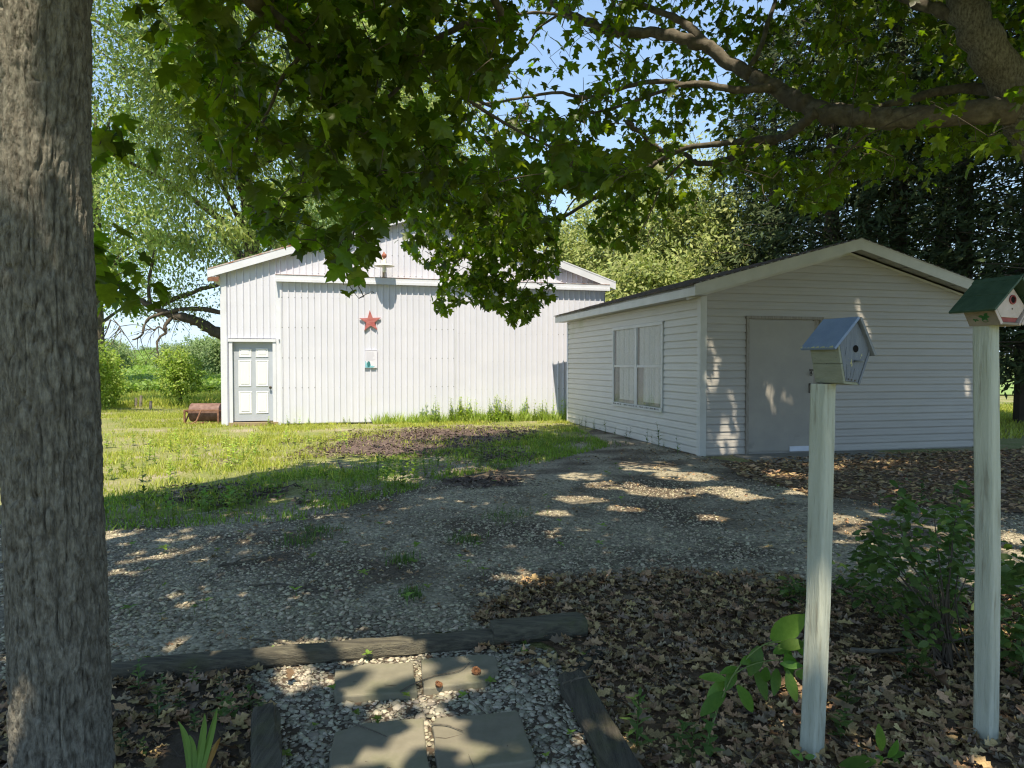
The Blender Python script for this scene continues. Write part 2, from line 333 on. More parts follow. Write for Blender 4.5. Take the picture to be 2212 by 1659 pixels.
def gravel_material():
    m = bpy.data.materials.new('fine lot gravel bed'); m.use_nodes = True; n = m.node_tree; L = n.links; b = n.nodes['Principled BSDF']
    tc = n.nodes.new('ShaderNodeTexCoord')
    vo = n.nodes.new('ShaderNodeTexVoronoi'); vo.inputs['Scale'].default_value = 42; L.new(tc.outputs['Object'], vo.inputs['Vector'])
    no = n.nodes.new('ShaderNodeTexNoise'); no.inputs['Scale'].default_value = .9; no.inputs['Detail'].default_value = 7; L.new(tc.outputs['Object'], no.inputs['Vector'])
    r = n.nodes.new('ShaderNodeValToRGB'); e = r.color_ramp.elements
    e[0].position = .40; e[0].color = (.105, .078, .052, 1); e[1].position = .57; e[1].color = (.33, .29, .21, 1)
    L.new(no.outputs['Fac'], r.inputs[0])
    sp = n.nodes.new('ShaderNodeSeparateColor'); L.new(vo.outputs['Color'], sp.inputs[0])
    mr = n.nodes.new('ShaderNodeMapRange'); mr.inputs[3].default_value = .55; mr.inputs[4].default_value = 1.4; L.new(sp.outputs[0], mr.inputs[0])
    hs = n.nodes.new('ShaderNodeHueSaturation'); L.new(r.outputs[0], hs.inputs['Color']); L.new(mr.outputs[0], hs.inputs['Value'])
    L.new(hs.outputs[0], b.inputs['Base Color']); b.inputs['Roughness'].default_value = .95
    bp = n.nodes.new('ShaderNodeBump'); bp.inputs['Strength'].default_value = 1; bp.inputs['Distance'].default_value = .018; bp.invert = True
    L.new(vo.outputs['Distance'], bp.inputs['Height']); L.new(bp.outputs[0], b.inputs['Normal']); return m
soil_m = M('dark bed soil', (.075, .055, .042), (.12, .09, .066), 5, .95, bump=.6, bscale=30)
litter_m = M('brown leaf mould', (.12, .075, .046), (.19, .125, .08), 9, .95, bump=.8, bscale=40)
field_m = M('green bean rows', (.17, .26, .075), (.20, .29, .09), .35, .9, bump=.5, bscale=3, stretch=(1, .25, 1))
corn_m = M('green corn rows', (.13, .21, .06), (.16, .24, .075), .6, .9, bump=.5, bscale=3, stretch=(2.5, .2, 1))
xs = np.concatenate([np.linspace(-900, -60, 12), np.linspace(-50, 50, 41), np.linspace(60, 900, 12)])
ys = np.concatenate([np.linspace(-300, -20, 6), np.linspace(-10, 140, 76), np.linspace(150, 1500, 30)])
GX, GY = np.meshgrid(xs, ys); GZ = terrain(GX, GY)
gi = np.arange(GX.size).reshape(GX.shape)
ground = link('ground', mesh_np('ground', np.stack([GX, GY, GZ], 2).reshape(-1, 3),
              np.stack([gi[:-1, :-1], gi[:-1, 1:], gi[1:, 1:], gi[1:, :-1]], 2).reshape(-1, 4)), ground_material())
tag(ground, kind='structure')
def field(name, x0, x1, y0, y1, dz, m):
    X, Y = np.meshgrid(np.linspace(x0, x1, 12), np.linspace(y0, y1, 30)); g = np.arange(X.size).reshape(X.shape)
    o = link(name, mesh_np(name, np.stack([X, Y, terrain(X, Y) + dz], 2).reshape(-1, 3), np.stack([g[:-1, :-1], g[:-1, 1:], g[1:, 1:], g[1:, :-1]], 2).reshape(-1, 4)), m)
    return tag(o, kind='structure')
bean = field('bean_field', -140, 60, 32, 93, .06, field_m)
corn = field('corn_field', -260, 120, 98, 320, .08, corn_m)
G2 = lambda L: [gnd(x, y)[:2] for x, y in L]
lot_poly = G2([(-260, 1150), (215, 1122), (420, 1112), (620, 1090), (740, 1050), (860, 1015), (960, 1000), (1120, 985), (1240, 945), (1300, 922), (1420, 955), (1530, 990), (1620, 1000),
               (1640, 1020), (1720, 1055), (1900, 1085), (2130, 1105), (2500, 1120), (2700, 1290), (2000, 1300), (1500, 1262), (1180, 1262), (1060, 1360), (640, 1415), (235, 1450), (-300, 1500)])
gravel_lot = sheet('gravel_lot', rough_poly(lot_poly, .10, .3, 1), .006, gravel_material()); tag(gravel_lot, kind='structure')
path_poly = G2([(540, 1442), (800, 1412), (1062, 1382), (1200, 1412), (1225, 1470), (1300, 1700), (1400, 2300), (560, 2300), (575, 1560)])
path = sheet('gravel_path', path_poly, .004, soil_m); tag(path, kind='structure')
bed_poly = G2([(1010, 1345), (1130, 1258), (1400, 1245), (1700, 1262), (2000, 1290), (2600, 1300), (3200, 2300), (1420, 2300), (1330, 1660), (1215, 1465), (1215, 1400), (1065, 1365)])
leaf_bed = sheet('leaf_bed', rough_poly(bed_poly, .05, .2, 2), .010, litter_m); tag(leaf_bed, kind='structure')
lbed_poly = G2([(-300, 1520), (235, 1442), (545, 1440), (560, 1560), (540, 2300), (-600, 2300)])
planting_bed = sheet('planting_bed', lbed_poly, .008, soil_m); tag(planting_bed, kind='structure')
side_poly = G2([(1560, 1003), (1800, 985), (2110, 976), (2212, 972), (2600, 980), (2600, 1100), (2250, 1110), (1980, 1095), (1740, 1068), (1600, 1030)])
side_bed = sheet('leafy_yard', rough_poly(side_poly, .08, .3, 3), .012, litter_m); tag(side_bed, kind='structure')
# ------------------------------------------------------------------ barn
A_B = R(14.5); B0 = gnd(480, 921); BW = 9.95; BD = 14.0; EV = 3.83; RG = 5.5
barn = empty('barn', 'large white ribbed steel pole barn with sliding doors and gable roof', 'barn', tuple(B0), A_B)
BM = Matrix.Translation(Vector(B0)) @ Matrix.Rotation(A_B, 4, 'Z')
def roofz(u): return EV + (RG - EV) * (1 - abs(u - BW / 2) / (BW / 2))
def ribbed(u0, u1, zb, zt, y, pitch=.1524, off=0.0, h=.023):
    """one rolled steel sheet: flat pans between narrow raised ribs; zt a number or a function of u"""
    us = [u0]; ds = [0]
    k = math.floor((u0 - off) / pitch)
    while off + k * pitch < u1:
        c = off + k * pitch
        for du, d in ((-.019, 0), (-.008, h), (.008, h), (.019, 0)):
            if u0 < c + du < u1: us.append(c + du); ds.append(d)
        k += 1
    us.append(u1); ds.append(0)
    zf = zt if callable(zt) else (lambda u: zt)
    b = MB(); vs = []
    for u, d in zip(us, ds): vs += [(u, y - d, zb), (u, y - d, zf(u))]
    for u, d in zip(us, ds): vs += [(u, y + .012, zb), (u, y + .012, zf(u))]
    n = len(us); fs = [(2 * i, 2 * i + 2, 2 * i + 3, 2 * i + 1) for i in range(n - 1)] + [(2 * n + 2 * i, 2 * n + 2 * i + 1, 2 * n + 2 * i + 3, 2 * n + 2 * i + 2) for i in range(n - 1)]
    fs += [(0, 1, 2 * n + 1, 2 * n), (2 * n - 2, 4 * n - 2, 4 * n - 1, 2 * n - 1)]
    fs += [(2 * i + 1, 2 * i + 3, 2 * n + 2 * i + 3, 2 * n + 2 * i + 1) for i in range(n - 1)]
    return b.add(vs, fs)
def screws(parent, u0, u1, rows, y, pitch=.1524, off=0.0, zmax=None):
    b = MB(); k = math.ceil((u0 + .03 - off) / pitch)
    while off + k * pitch < u1 - .02:
        u = off + k * pitch; k += 1
        for z in rows:
            if zmax and z > zmax(u) - .1: continue
            b.lathe([(.0, -.0), (.011, 0)], 6); n = 6
            vs = b.v[-12:]; del b.v[-12:]; del b.f[-6:]
            c = [(u + .027 * .5 * math.cos(a), y - .004, z + .027 * .5 * math.sin(a)) for a in [i * math.pi / 3 for i in range(6)]]
            c2 = [(p[0], p[1] + .012, p[2]) for p in c]
            b.add(c + c2, [tuple(range(6))] + [(i, 6 + i, 6 + (i + 1) % 6, (i + 1) % 6) for i in range(6)])
    if b.v:
        o = b.build('screw_row', galv, parent); o['kind'] = 'stuff'
PS = .9144
# wall sheets: left of the sliding door (full height, cut round the walk door) and the gable above the track
ribbed(.13, .16, .02, roofz, 0).build('wall_sheet', barn_white, barn)
ribbed(.16, 1.30, 2.15, roofz, 0, off=.05).build('wall_sheet', barn_white, barn)
screws(barn, .16, 1.30, (2.42, 2.95, 3.45), -.018, off=.05)
u = 1.30
while u < BW - .01:
    u2 = min(BW, u + PS); ribbed(u, u2, 3.60, roofz, 0 if int(u * 10) % 2 else .002, off=1.30 + .07).build('wall_sheet', barn_white, barn)
    screws(barn, u, u2, (3.78, 4.3, 4.9), -.018, off=1.37, zmax=roofz); u = u2
MB().box(1.30, BW, .03, .05, .02, 3.62).build('backing_wall', barn_white, barn)
MB().box(-.012, .13, -.022, -.002, .0, roofz(.06)).box(-.012, .008, -.002, .16, 0, roofz(0)).build('corner_trim', trim_white, barn)
MB().box(BW - .09, BW + .012, -.022, -.002, .0, roofz(BW - .1)).build('corner_trim', trim_white, barn)
MB().box(1.262, 1.372, -.03, -.002, .0, 3.60).build('jamb_trim', trim_white, barn)
MB().box(1.33, 1.40, -.06, -.031, 2.09, 2.13).build('latch_stop', galv, barn)
sd = MB().box(0, .012, .02, BD, 0, EV - .02).box(BW - .012, BW, .02, BD, 0, EV - .02).box(.012, BW - .012, BD - .012, BD, 0, EV - .02); sd.build('rear_wall', barn_white, barn)
MB().prism([(.012, EV - .02), (BW - .012, EV - .02), (BW / 2, RG - .03)], BD - .012, BD).build('rear_gable', barn_white, barn)
# roof: two ribbed steel slopes with a rake trim and a rusty left return
sl_ = (RG - EV) / (BW / 2)
for sgn in (-1, 1):
    ov = .27
    x_e = -ov if sgn < 0 else BW + ov; z_e = EV - ov * sl_ + .05
    b = MB(); b.add([(BW / 2, -.14, RG + .06), (x_e, -.14, z_e + .01), (x_e, BD + .1, z_e + .01), (BW / 2, BD + .1, RG + .06),
                     (BW / 2, -.14, RG + .03), (x_e, -.14, z_e - .02), (x_e, BD + .1, z_e - .02), (BW / 2, BD + .1, RG + .03)],
                    [(0, 1, 2, 3), (7, 6, 5, 4), (0, 4, 5, 1), (1, 5, 6, 2), (2, 6, 7, 3)])
    b.build('roof_slope', rusted_edge, barn)
    # rake trim board, with a narrow rusted drip lip along its top
    b = MB(); z2, z1 = z_e - .02, RG + .03
    b.add([(BW / 2, -.165, z1), (x_e, -.165, z2), (x_e, -.165, z2 - .185), (BW / 2, -.165, z1 - .185), (BW / 2, -.143, z1), (x_e, -.143, z2), (x_e, -.143, z2 - .185), (BW / 2, -.143, z1 - .185)],
          [(0, 1, 2, 3), (7, 6, 5, 4), (0, 4, 5, 1), (2, 6, 7, 3), (1, 5, 6, 2)])
    b.build('rake_trim', trim_white, barn)
    b = MB(); b.add([(BW / 2, -.172, z1 + .035), (x_e, -.172, z2 + .035), (x_e, -.172, z2 + .003), (BW / 2, -.172, z1 + .003), (BW / 2, -.142, z1 + .035), (x_e, -.142, z2 + .035), (x_e, -.142, z2 + .003), (BW / 2, -.142, z1 + .003)],
          [(0, 1, 2, 3), (7, 6, 5, 4), (0, 4, 5, 1), (2, 6, 7, 3), (1, 5, 6, 2)])
    b.build('drip_edge', rusted_edge if sgn < 0 else trim_white, barn)
    x0, x1 = (-ov, -.014) if sgn < 0 else (BW + .014, BW + ov)
    MB().box(x0 + .01, x1, -.14, BD, z_e - .205, z_e - .19).build('eave_soffit', trim_white if sgn > 0 else shade_m, barn)
MB().box(-.27, -.02, -.160, -.142, EV - .33, EV - .215).build('eave_return', rust, barn)
# track and sliding doors
MB().box(1.28, BW + .08, -.20, -.03, 3.56, 3.70).box(1.28, BW + .08, -.215, -.20, 3.535, 3.60).build('door_track', trim_white, barn)
MB().box(1.28, BW + .08, -.21, -.03, 3.703, 3.715).build('track_cap', rusted_edge, barn)
for (u0, u1, off, rows, yy) in ((1.374, 5.725, 1.42, (.93, 1.67, 2.42, 3.16), -.10), (5.735, 9.90, 5.83, (.85, 1.58, 2.32), -.085)):
    d = MB().box(u0, u1, yy + .014, yy + .05, .05, 3.54).build('sliding_door', barn_white, barn)
    u = u0
    while u < u1 - .01:
        u2 = min(u1, u + PS); ribbed(u, u2, .05, 3.54, yy + (.002 if int(u * 7) % 2 else 0), off=off).build('door_sheet', barn_white, d)
        u = u2
    screws(d, u0, u1, rows, yy - .018, off=off)
    MB().box(u0 - .004, u0 + .03, yy - .022, yy - .001, .045, 3.545).build('door_edge', trim_white, d)
    MB().box(u0, u1, yy - .006, yy + .05, .028, .048).build('bottom_rail', galv, d)
# walk door
fr = MB().box(.175, .255, -.05, .05, .09, 2.06).box(1.185, 1.262, -.05, .05, .09, 2.06).box(.155, 1.262, -.07, .05, 2.062, 2.135).build('door_frame', trim_white, barn)
wd = MB().box(.257, 1.183, .045, .075, .115, 2.06).build('entry_door', door_grey, barn)
for px in (.40, .795):
    for z0, z1 in ((.31, .83), (.98, 1.60), (1.70, 1.89)):
        b = MB(); w = .27
        for (a, y0) in ((0, .0405), (.022, .034)):
            pass
        # raised field with a sloped border, brushed over a little unevenly
        j = lambda: random.uniform(-.012, .012)
        o4 = [(px - .012 + j(), z0 - .015 + j()), (px + w + .012 + j(), z0 - .015 + j()), (px + w + .012 + j(), z1 + .015 + j()), (px - .012 + j(), z1 + .015 + j())]
        b.add([(p[0], .043, p[1]) for p in o4] + [(px, .030, z0), (px + w, .030, z0), (px + w, .030, z1), (px, .030, z1)] +
              [(px + .03, .040, z0 + .03), (px + w - .03, .040, z0 + .03), (px + w - .03, .040, z1 - .03), (px + .03, .040, z1 - .03)] +
              [(px + .05, .030, z0 + .05), (px + w - .05, .030, z0 + .05), (px + w - .05, .030, z1 - .05), (px + .05, .030, z1 - .05)],
              [(i, (i + 1) % 4, 4 + (i + 1) % 4, 4 + i) for i in range(4)] + [(4 + i, 4 + (i + 1) % 4, 8 + (i + 1) % 4, 8 + i) for i in range(4)] +
              [(8 + i, 8 + (i + 1) % 4, 12 + (i + 1) % 4, 12 + i) for i in range(4)] + [(12, 13, 14, 15)])
        b.build('door_panel', door_panel_m, wd)
kb = MB().lathe([(.0, .075), (.024, .07), (.03, .055), (.022, .04), (.012, .03), (.012, .012), (.032, .01), (.034, 0)], 14)
k = kb.build('door_knob', dark_metal, wd, smooth=True, loc=(1.118, .045, .94)); k.rotation_euler = (R(90), 0, 0)
MB().box(.16, 1.30, -.10, .05, -.02, .088).build('door_sill', M('old tan sill wood', (.36, .28, .17), (.28, .21, .13), 8, .8, stretch=(.5, 8, 8)), barn)
# lamp, star and sign on the barn front
def bpt(u, y, z): return tuple(BM @ Vector((u, y, z)))
lamp = empty('barn_light', 'cream disc barn light with a red copper fitting above the sliding door track', 'wall lamp', bpt(3.89, -.03, 3.98), A_B)
MB().lathe([(.0, .20), (.035, .19), (.055, .17), (.065, .14), (.055, .10), (.03, .08)], 18, (0, -.33, .12)).tube([(0, -.33, .19), (0, -.30, .30), (0, -.20, .36), (0, -.09, .33), (0, .02, .24)], .018, 10).build('gooseneck_arm', copper_m, lamp, smooth=True)
MB().lathe([(.03, .16), (.045, .14), (.05, .06), (.06, .05), (.2, .03), (.255, .0), (.258, -.006), (.25, -.004), (.2, .02), (.05, .038)], 32, (0, -.33, 0)).build('lamp_shade', shade_m, lamp, smooth=True)
MB().lathe([(.0, -.16), (.035, -.15), (.055, -.11), (.05, -.06), (.03, -.02), (.026, .03)], 16, (0, -.33, 0)).build('bulb', bulb_m, lamp, smooth=True)
MB().tube([(0, -.012, .26), (0, -.012, -.26)], .028, 10).build('conduit', tan_m, lamp, smooth=True)
st = []
for i in range(10):
    r = .285 if i % 2 == 0 else .108; a = math.pi / 2 + i * math.pi / 5; st.append((r * math.cos(a), r * math.sin(a)))
star = MB().prism(st, -.035, .0).build('barn_star', star_m, None, bevel=.004); star.matrix_world = BM @ Matrix.Translation(Vector((3.55, -.12, 2.60))) @ Matrix.Rotation(R(-3), 4, 'Y')
tag(star, 'red washed five pointed wooden star hung on the white sliding door', 'star')
sg = empty('sign', 'small pale lilac sign with a turquoise corner below the red star', 'sign', bpt(3.565, -.135, 1.42), A_B)
MB().box(-.155, .155, -.012, .012, 0, .46).build('board', paper_m, sg, bevel=.002)
MB().box(-.155, -.148, -.016, -.013, .005, .455).box(.143, .15, -.016, -.013, .005, .455).box(-.147, .142, -.016, -.013, .448, .455).build('border', M('sign border', (.42, .42, .55), None, rough=.6), sg)
tb = MB(); rr = random.Random(3)
for i in range(9):
    w = rr.uniform(.16, .24); z = .40 - i * .026; tb.box(-.125, -.125 + w, -.0135, -.0128, z, z + .008)
tb.build('text_line', print_m, sg)
pl = [(-.15, .0), (.04, .0), (.09, .03), (.03, .05), (.0, .04), (-.02, .10), (-.06, .12), (-.10, .11), (-.125, .15), (-.15, .17)]
MB().prism([(x, z + .008) for x, z in pl], -.0145, -.0128).build('turquoise_print', turq_m, sg)
MB().prism([(-.09, .02), (-.045, .02), (-.02, .09), (-.03, .15), (-.06, .175), (-.09, .16), (-.105, .11)], -.0155, -.0146).build('dark_print', teal_m, sg)
# ------------------------------------------------------------------ shed
A_S = R(13.5); S0 = gnd(1513, 986); SW = 5.54; SD = 6.95; SE = 2.60; SH = 2.78; SR = 3.62
shed = empty('shed', 'grey vinyl sided shed with a low gable roof and taupe door', 'shed', tuple(S0), A_S)
ss = (SR - SH) / (SW / 2 + .28)
def gz(u): return SR - .20 - ss * abs(u - SW / 2)          # underside of the rake at the wall
def lap(b, a0, a1, z0, z1, face='front', slope=None):
    """one double-lap siding course: tilted face with a lip at the bottom"""
    m_ = (z0 + z1) / 2
    prof = [(-.025, z0), (-.026, z0 + .010), (-.0195, m_ - .003), (-.0205, m_ + .003), (-.0145, z1 - .018), (-.001, z1 - .016), (-.001, z1)]
    vs = []
    for a, s in ((a0, 0), (a1, 1)):
        for d, z in prof:
            aa = a
            if slope: aa = slope(a, z, s)
            vs.append((aa, d, z) if face == 'front' else (d, aa, z))
    for a, s in ((a0, 0), (a1, 1)):
        aa = slope(a, z0, s) if slope else a
        vs.append((aa, .0, z0) if face == 'front' else (.0, aa, z0))
    n = len(prof); fs = []
    for i in range(n - 1):
        q = (i, n + i, n + i + 1, i + 1); fs.append(q if face == 'front' else q[::-1])
    q = (2 * n, 2 * n + 1, n, 0); fs.append(q if face == 'front' else q[::-1])
    b.add(vs, fs); return b
DU0, DU1, DT = .80, 2.25, 2.31
EXP = .1265; z = .02
while z < SR - .26:
    z1 = z + EXP
    lo, hi = .09, SW - .09
    top = z1
    if top > gz(0) - .0:
        lo = max(lo, SW / 2 - (SR - .20 - z) / ss); hi = min(hi, SW / 2 + (SR - .20 - z) / ss)
    def slope(a, zz, s, lo=lo, hi=hi):
        w = max(.01, (SR - .20 - zz) / ss); l2 = SW / 2 - w; h2 = SW / 2 + w
        return max(a, l2) if s == 0 else min(a, h2)
    spans = [(lo, hi)] if z > DT - .02 else [(lo, DU0), (DU1, hi)]
    for a, c in spans:
        if c - a > .05: lap(MB(), a, c, z, min(z1, SR - .21), 'front', slope).build('siding_board', vinyl, shed)
    z = z1
WV0, WV1, WZ0, WZ1 = 1.33, 3.76, .66, 2.28
z = .02
while z < SE - .02:
    z1 = min(z + EXP, SE)
    spans = [(.09, SD - .06)] if (z1 < WZ0 + .06 or z > WZ1 - .06) else [(.09, WV0), (WV1, SD - .06)]
    for a, c in spans: lap(MB(), a, c, z, z1, 'left').build('siding_board', vinyl_lit, shed)
    z = z1
core = MB().box(.005, SW - .005, .005, SD - .005, .0, SE - .01).prism([(.01, SE - .012), (SW - .01, SE - .012), (SW - .01, gz(0) - .0), (SW / 2, SR - .21), (.01, gz(0))], .004, SD - .004)
core.build('wall', vinyl, shed)
MB().box(-.03, .085, -.03, -.001, .0, SE + .02).box(-.03, -.001, -.001, .085, .0, SE + .02).build('corner_post', shed_trim, shed, bevel=.004)
MB().box(SW - .085, SW + .03, -.03, -.001, .0, SE + .02).build('corner_post', shed_trim, shed, bevel=.004)
MB().box(-.03, -.001, SD - .055, SD + .03, .0, SE).build('corner_post', trim_white, shed, bevel=.004)
MB().box(.02, SW - .02, .006, SD, -.02, .019).build('sill_plate', M('dark sill wood', (.10, .08, .06), (.14, .11, .085), 9, .9), shed)
# roof: decking, courses of shingles, fascias and soffits
OVF, OVS = .30, .28
for sgn in (-1, 1):
    xe = -OVS if sgn < 0 else SW + OVS
    X = lambda t: SW / 2 + (xe - SW / 2) * t
    Z = lambda t: SR + (SH - SR) * t
    b = MB()
    b.add([(X(0), -OVF + .03, Z(0) - .012), (X(1), -OVF + .03, Z(1) - .012), (X(1), SD + .25, Z(1) - .012), (X(0), SD + .25, Z(0) - .012),
           (X(0), -OVF + .03, Z(0) - .05), (X(1), -OVF + .03, Z(1) - .05), (X(1), SD + .25, Z(1) - .05), (X(0), SD + .25, Z(0) - .05)],
          [(0, 1, 2, 3), (7, 6, 5, 4), (0, 4, 5, 1), (1, 5, 6, 2), (2, 6, 7, 3)]).build('roof_deck', old_wood_trim, shed)
    b = MB(); nc = 22; rr = random.Random(5)
    for i in range(nc):
        t1 = (i + 1) / nc * 1.012; t0 = i / nc; y = -OVF - .015
        while y < SD + .26:
            y2 = min(SD + .27, y + rr.uniform(.26, .34)); h = rr.uniform(.010, .018); q = y2 - .006
            b.add([(X(t0), y, Z(t0) - .008), (X(t1), y, Z(t1) + h), (X(t1), q, Z(t1) + h), (X(t0), q, Z(t0) - .008), (X(t1), y, Z(t1) - .006), (X(t1), q, Z(t1) - .006)],
                  [(0, 1, 2, 3), (1, 4, 5, 2), (0, 4, 1), (3, 2, 5)]); y = y2
    o = b.build('shingle_courses', shingle, shed); o['kind'] = 'stuff'
    # rake fascia, crown lip, side fascia with gutter-like bend, soffits
    for nm, y0, y1, dz0, dz1, m_ in (('rake_fascia', -OVF - .005, -OVF + .025, -.19, -.022, shed_trim), ('rake_lip', -OVF - .012, -OVF + .02, -.021, .004, shed_trim),
                                     ('rake_frieze', -.034, -.021, -.236, -.196, shed_trim)):
        tt = 1.0
        b = MB(); b.add([(X(0), y0, Z(0) + dz1), (X(tt), y0, Z(tt) + dz1), (X(tt), y0, Z(tt) + dz0), (X(0), y0, Z(0) + dz0),
                         (X(0), y1, Z(0) + dz1), (X(tt), y1, Z(tt) + dz1), (X(tt), y1, Z(tt) + dz0), (X(0), y1, Z(0) + dz0)],
                        [(0, 1, 2, 3), (7, 6, 5, 4), (0, 4, 5, 1), (2, 6, 7, 3), (1, 5, 6, 2)]); b.build(nm, m_, shed)
    # rake soffit made of short panels
    for i in range(12):
        t0, t1 = i / 12, (i + 1) / 12 - .004
        b = MB(); y0, y1 = -OVF + .026, -.035
        dz = -.165 + (.004 if i % 2 else 0)
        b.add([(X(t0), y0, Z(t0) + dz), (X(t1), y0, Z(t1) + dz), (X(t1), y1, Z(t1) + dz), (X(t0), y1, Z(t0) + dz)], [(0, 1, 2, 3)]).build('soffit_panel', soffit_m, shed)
    s_ = 1 if sgn > 0 else -1
    xa, xb = sorted((xe, xe - s_ * .02))
    y = -OVF + .027
    for k in range(3):
        y2 = y + (SD + .22 + OVF) / 3
        MB().box(xa, xb, y, y2 - .004, SH - .185, SH - .012).build('eave_fascia', shed_trim, shed); y = y2
    xa, xb = sorted((xe - s_ * .021, SW / 2 + s_ * (SW / 2 + .032)))
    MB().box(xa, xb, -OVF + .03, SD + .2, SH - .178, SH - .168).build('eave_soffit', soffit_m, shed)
# door
MB().box(DU0 + .001, DU0 + .055, -.045, .02, .02, DT - .05).box(DU1 - .055, DU1 - .001, -.045, .02, .02, DT - .05).box(DU0 - .01, DU1 + .01, -.055, .02, DT - .049, DT + .0).build('door_casing', old_wood_trim, shed, bevel=.004)
MB().box(DU1 - .16, DU1 - .056, -.018, .01, .02, DT - .05).build('door_stop', old_wood_trim, shed)
sdoor = MB().box(DU0 + .058, DU1 - .165, -.032, -.008, .05, DT - .07).build('plywood_door', taupe, shed, bevel=.003)
MB().box(DU0 + .058, DU1 - .165, -.036, -.0325, .05, .26).build('kick_board', taupe, sdoor)
MB().box(DU1 - .62, DU1 - .05, -.05, -.037, .04, .125).build('white_strip', trim_white, sdoor)
hw = MB().tube([(DU1 - .235, -.045, 1.40), (DU1 - .235, -.075, 1.38), (DU1 - .235, -.06, 1.34)], .008, 6).box(DU1 - .25, DU1 - .17, -.037, -.0325, 1.39, 1.43)
hw.tube([(DU1 - .235 + .022 * math.cos(a), -.06, 1.345 + .028 * math.sin(a)) for a in np.linspace(0, 6.28, 12)], .005, 5).build('hasp', dark_metal, sdoor)
MB().tube([(DU1 - .24, -.034, 1.17), (DU1 - .24, -.075, 1.16), (DU1 - .24, -.075, 1.05), (DU1 - .24, -.034, 1.04)], .009, 6).box(DU1 - .26, DU1 - .22, -.036, -.0325, 1.02, 1.19).build('door_handle', dark_metal, sdoor)
ds = MB().box(.55, 3.2, -1.0, -.06, -.05, .022).build('door_slab', concrete, None, bevel=.01); ds.matrix_world = Matrix.Translation(Vector(S0)) @ Matrix.Rotation(A_S, 4, 'Z'); tag(ds, kind='structure')
# window in the left wall: frame, two sashes with upper and lower panes, curtain behind
wf = MB().box(-.045, .02, WV0 - .0, WV0 + .05, WZ0, WZ1).box(-.045, .02, WV1 - .05, WV1, WZ0, WZ1).box(-.05, .02, WV0, WV1, WZ1 - .05, WZ1 + .012).box(-.06, .02, WV0, WV1, WZ0 - .03, WZ0 + .05).build('window', shed_trim, shed, bevel=.004)
vm = (WV0 + WV1) / 2
MB().box(-.042, .015, vm - .04, vm + .04, WZ0 + .05, WZ1 - .05).build('mullion', shed_trim, wf, bevel=.003)
for a, c in ((WV0 + .05, vm - .04), (vm + .04, WV1 - .05)):
    zm = (WZ0 + WZ1) / 2 + .0
    MB().box(-.035, -.012, a, c, zm - .022, zm + .022).build('meeting_rail', shed_trim, wf)
    MB().box(-.006, -.003, a, c, WZ0 + .05, WZ1 - .05).build('inner_screen', screen_m, wf)
    for z0, z1, y in ((zm + .022, WZ1 - .05, -.026), (WZ0 + .05, zm - .022, -.032)):
        MB().box(y, y + .003, a + .03, c - .03, z0, z1).build('pane', glass_m, wf)
        MB().box(y - .006, y + .006, a, a + .03, z0, z1).box(y - .006, y + .006, c - .03, c, z0, z1).build('sash_edge', shed_trim, wf)
        n = 40; b = MB(); vs = []; gap = .05 if z0 > zm else .24
        for i in range(n):
            v = a + .045 + (c - a - .09 - gap) * i / (n - 1); d = .003 * math.sin(i * 1.1 + math.sin(i * .37) * 2)
            vs += [(-.013 + d, v, z0 + (.07 if z0 < zm else .0)), (-.013 + d, v, z1)]
        b.add(vs, [(2 * i, 2 * i + 1, 2 * i + 3, 2 * i + 2) for i in range(n - 1)]).build('curtain', curtain_m, wf)
MB().box(-.064, -.061, WV0 + .1, WV1 - .1, WZ0 + .005, WZ0 + .035).build('flaking_sill', M('flaking sill paint', (.62, .61, .57), (.06, .05, .045), 24, .8, stretch=(1, 1, .5), detail=2), wf)
# ------------------------------------------------------------------ lawn roller
q = gnd(437, 917)
rol = empty('lawn_roller', 'rusty iron lawn roller with a drum and square frame beside the barn', 'lawn roller', (q[0], q[1], 0), R(4))
DR, DL, DZ, DY = .235, .37, .285, .30
b = MB(); b.tube([(-DL, DY, DZ), (-DL + .012, DY, DZ), (DL - .012, DY, DZ), (DL, DY, DZ)], [DR - .008, DR, DR, DR - .008], 40); b.build('drum', roller_rust, rol, smooth=False)
for s_ in (-1, 1):
    b = MB(); b.tube([(s_ * (DL + .001), DY, DZ), (s_ * (DL + .014), DY, DZ)], .06, 14); b.tube([(s_ * DL, DY, DZ), (s_ * (DL + .10), DY, DZ)], .022, 8); b.build('axle_hub', rust, rol)
fr = MB(); x0, x1 = -.45, .41
for (a0, a1, c0, c1) in ((x0, x1, .335, .375), (x0, x1, .02, .05)): fr.box(a0, a1, -.02, .02, c0, c1)
for a in (x0, x1 - .04): fr.box(a, a + .04, -.021, .021, .05, .335)
fr.build('frame', rust, rol, bevel=.003)
for s_, xx in ((-1, x0 + .02), (1, x1 - .02)):
    MB().tube([(xx, .02, .355), (s_ * (DL + .07), DY, DZ)], .018, 6).tube([(xx, .02, .04), (s_ * (DL + .07), DY + .02, DZ - .02)], .018, 6).build('side_brace', rust, rol)
MB().tube([(-.02, -.03, .35), (-.09, -.14, .10), (-.18, -.28, .02)], .020, 6).tube([(.06, -.02, .06), (-.18, -.28, .02)], .016, 6).build('tongue', rust, rol)
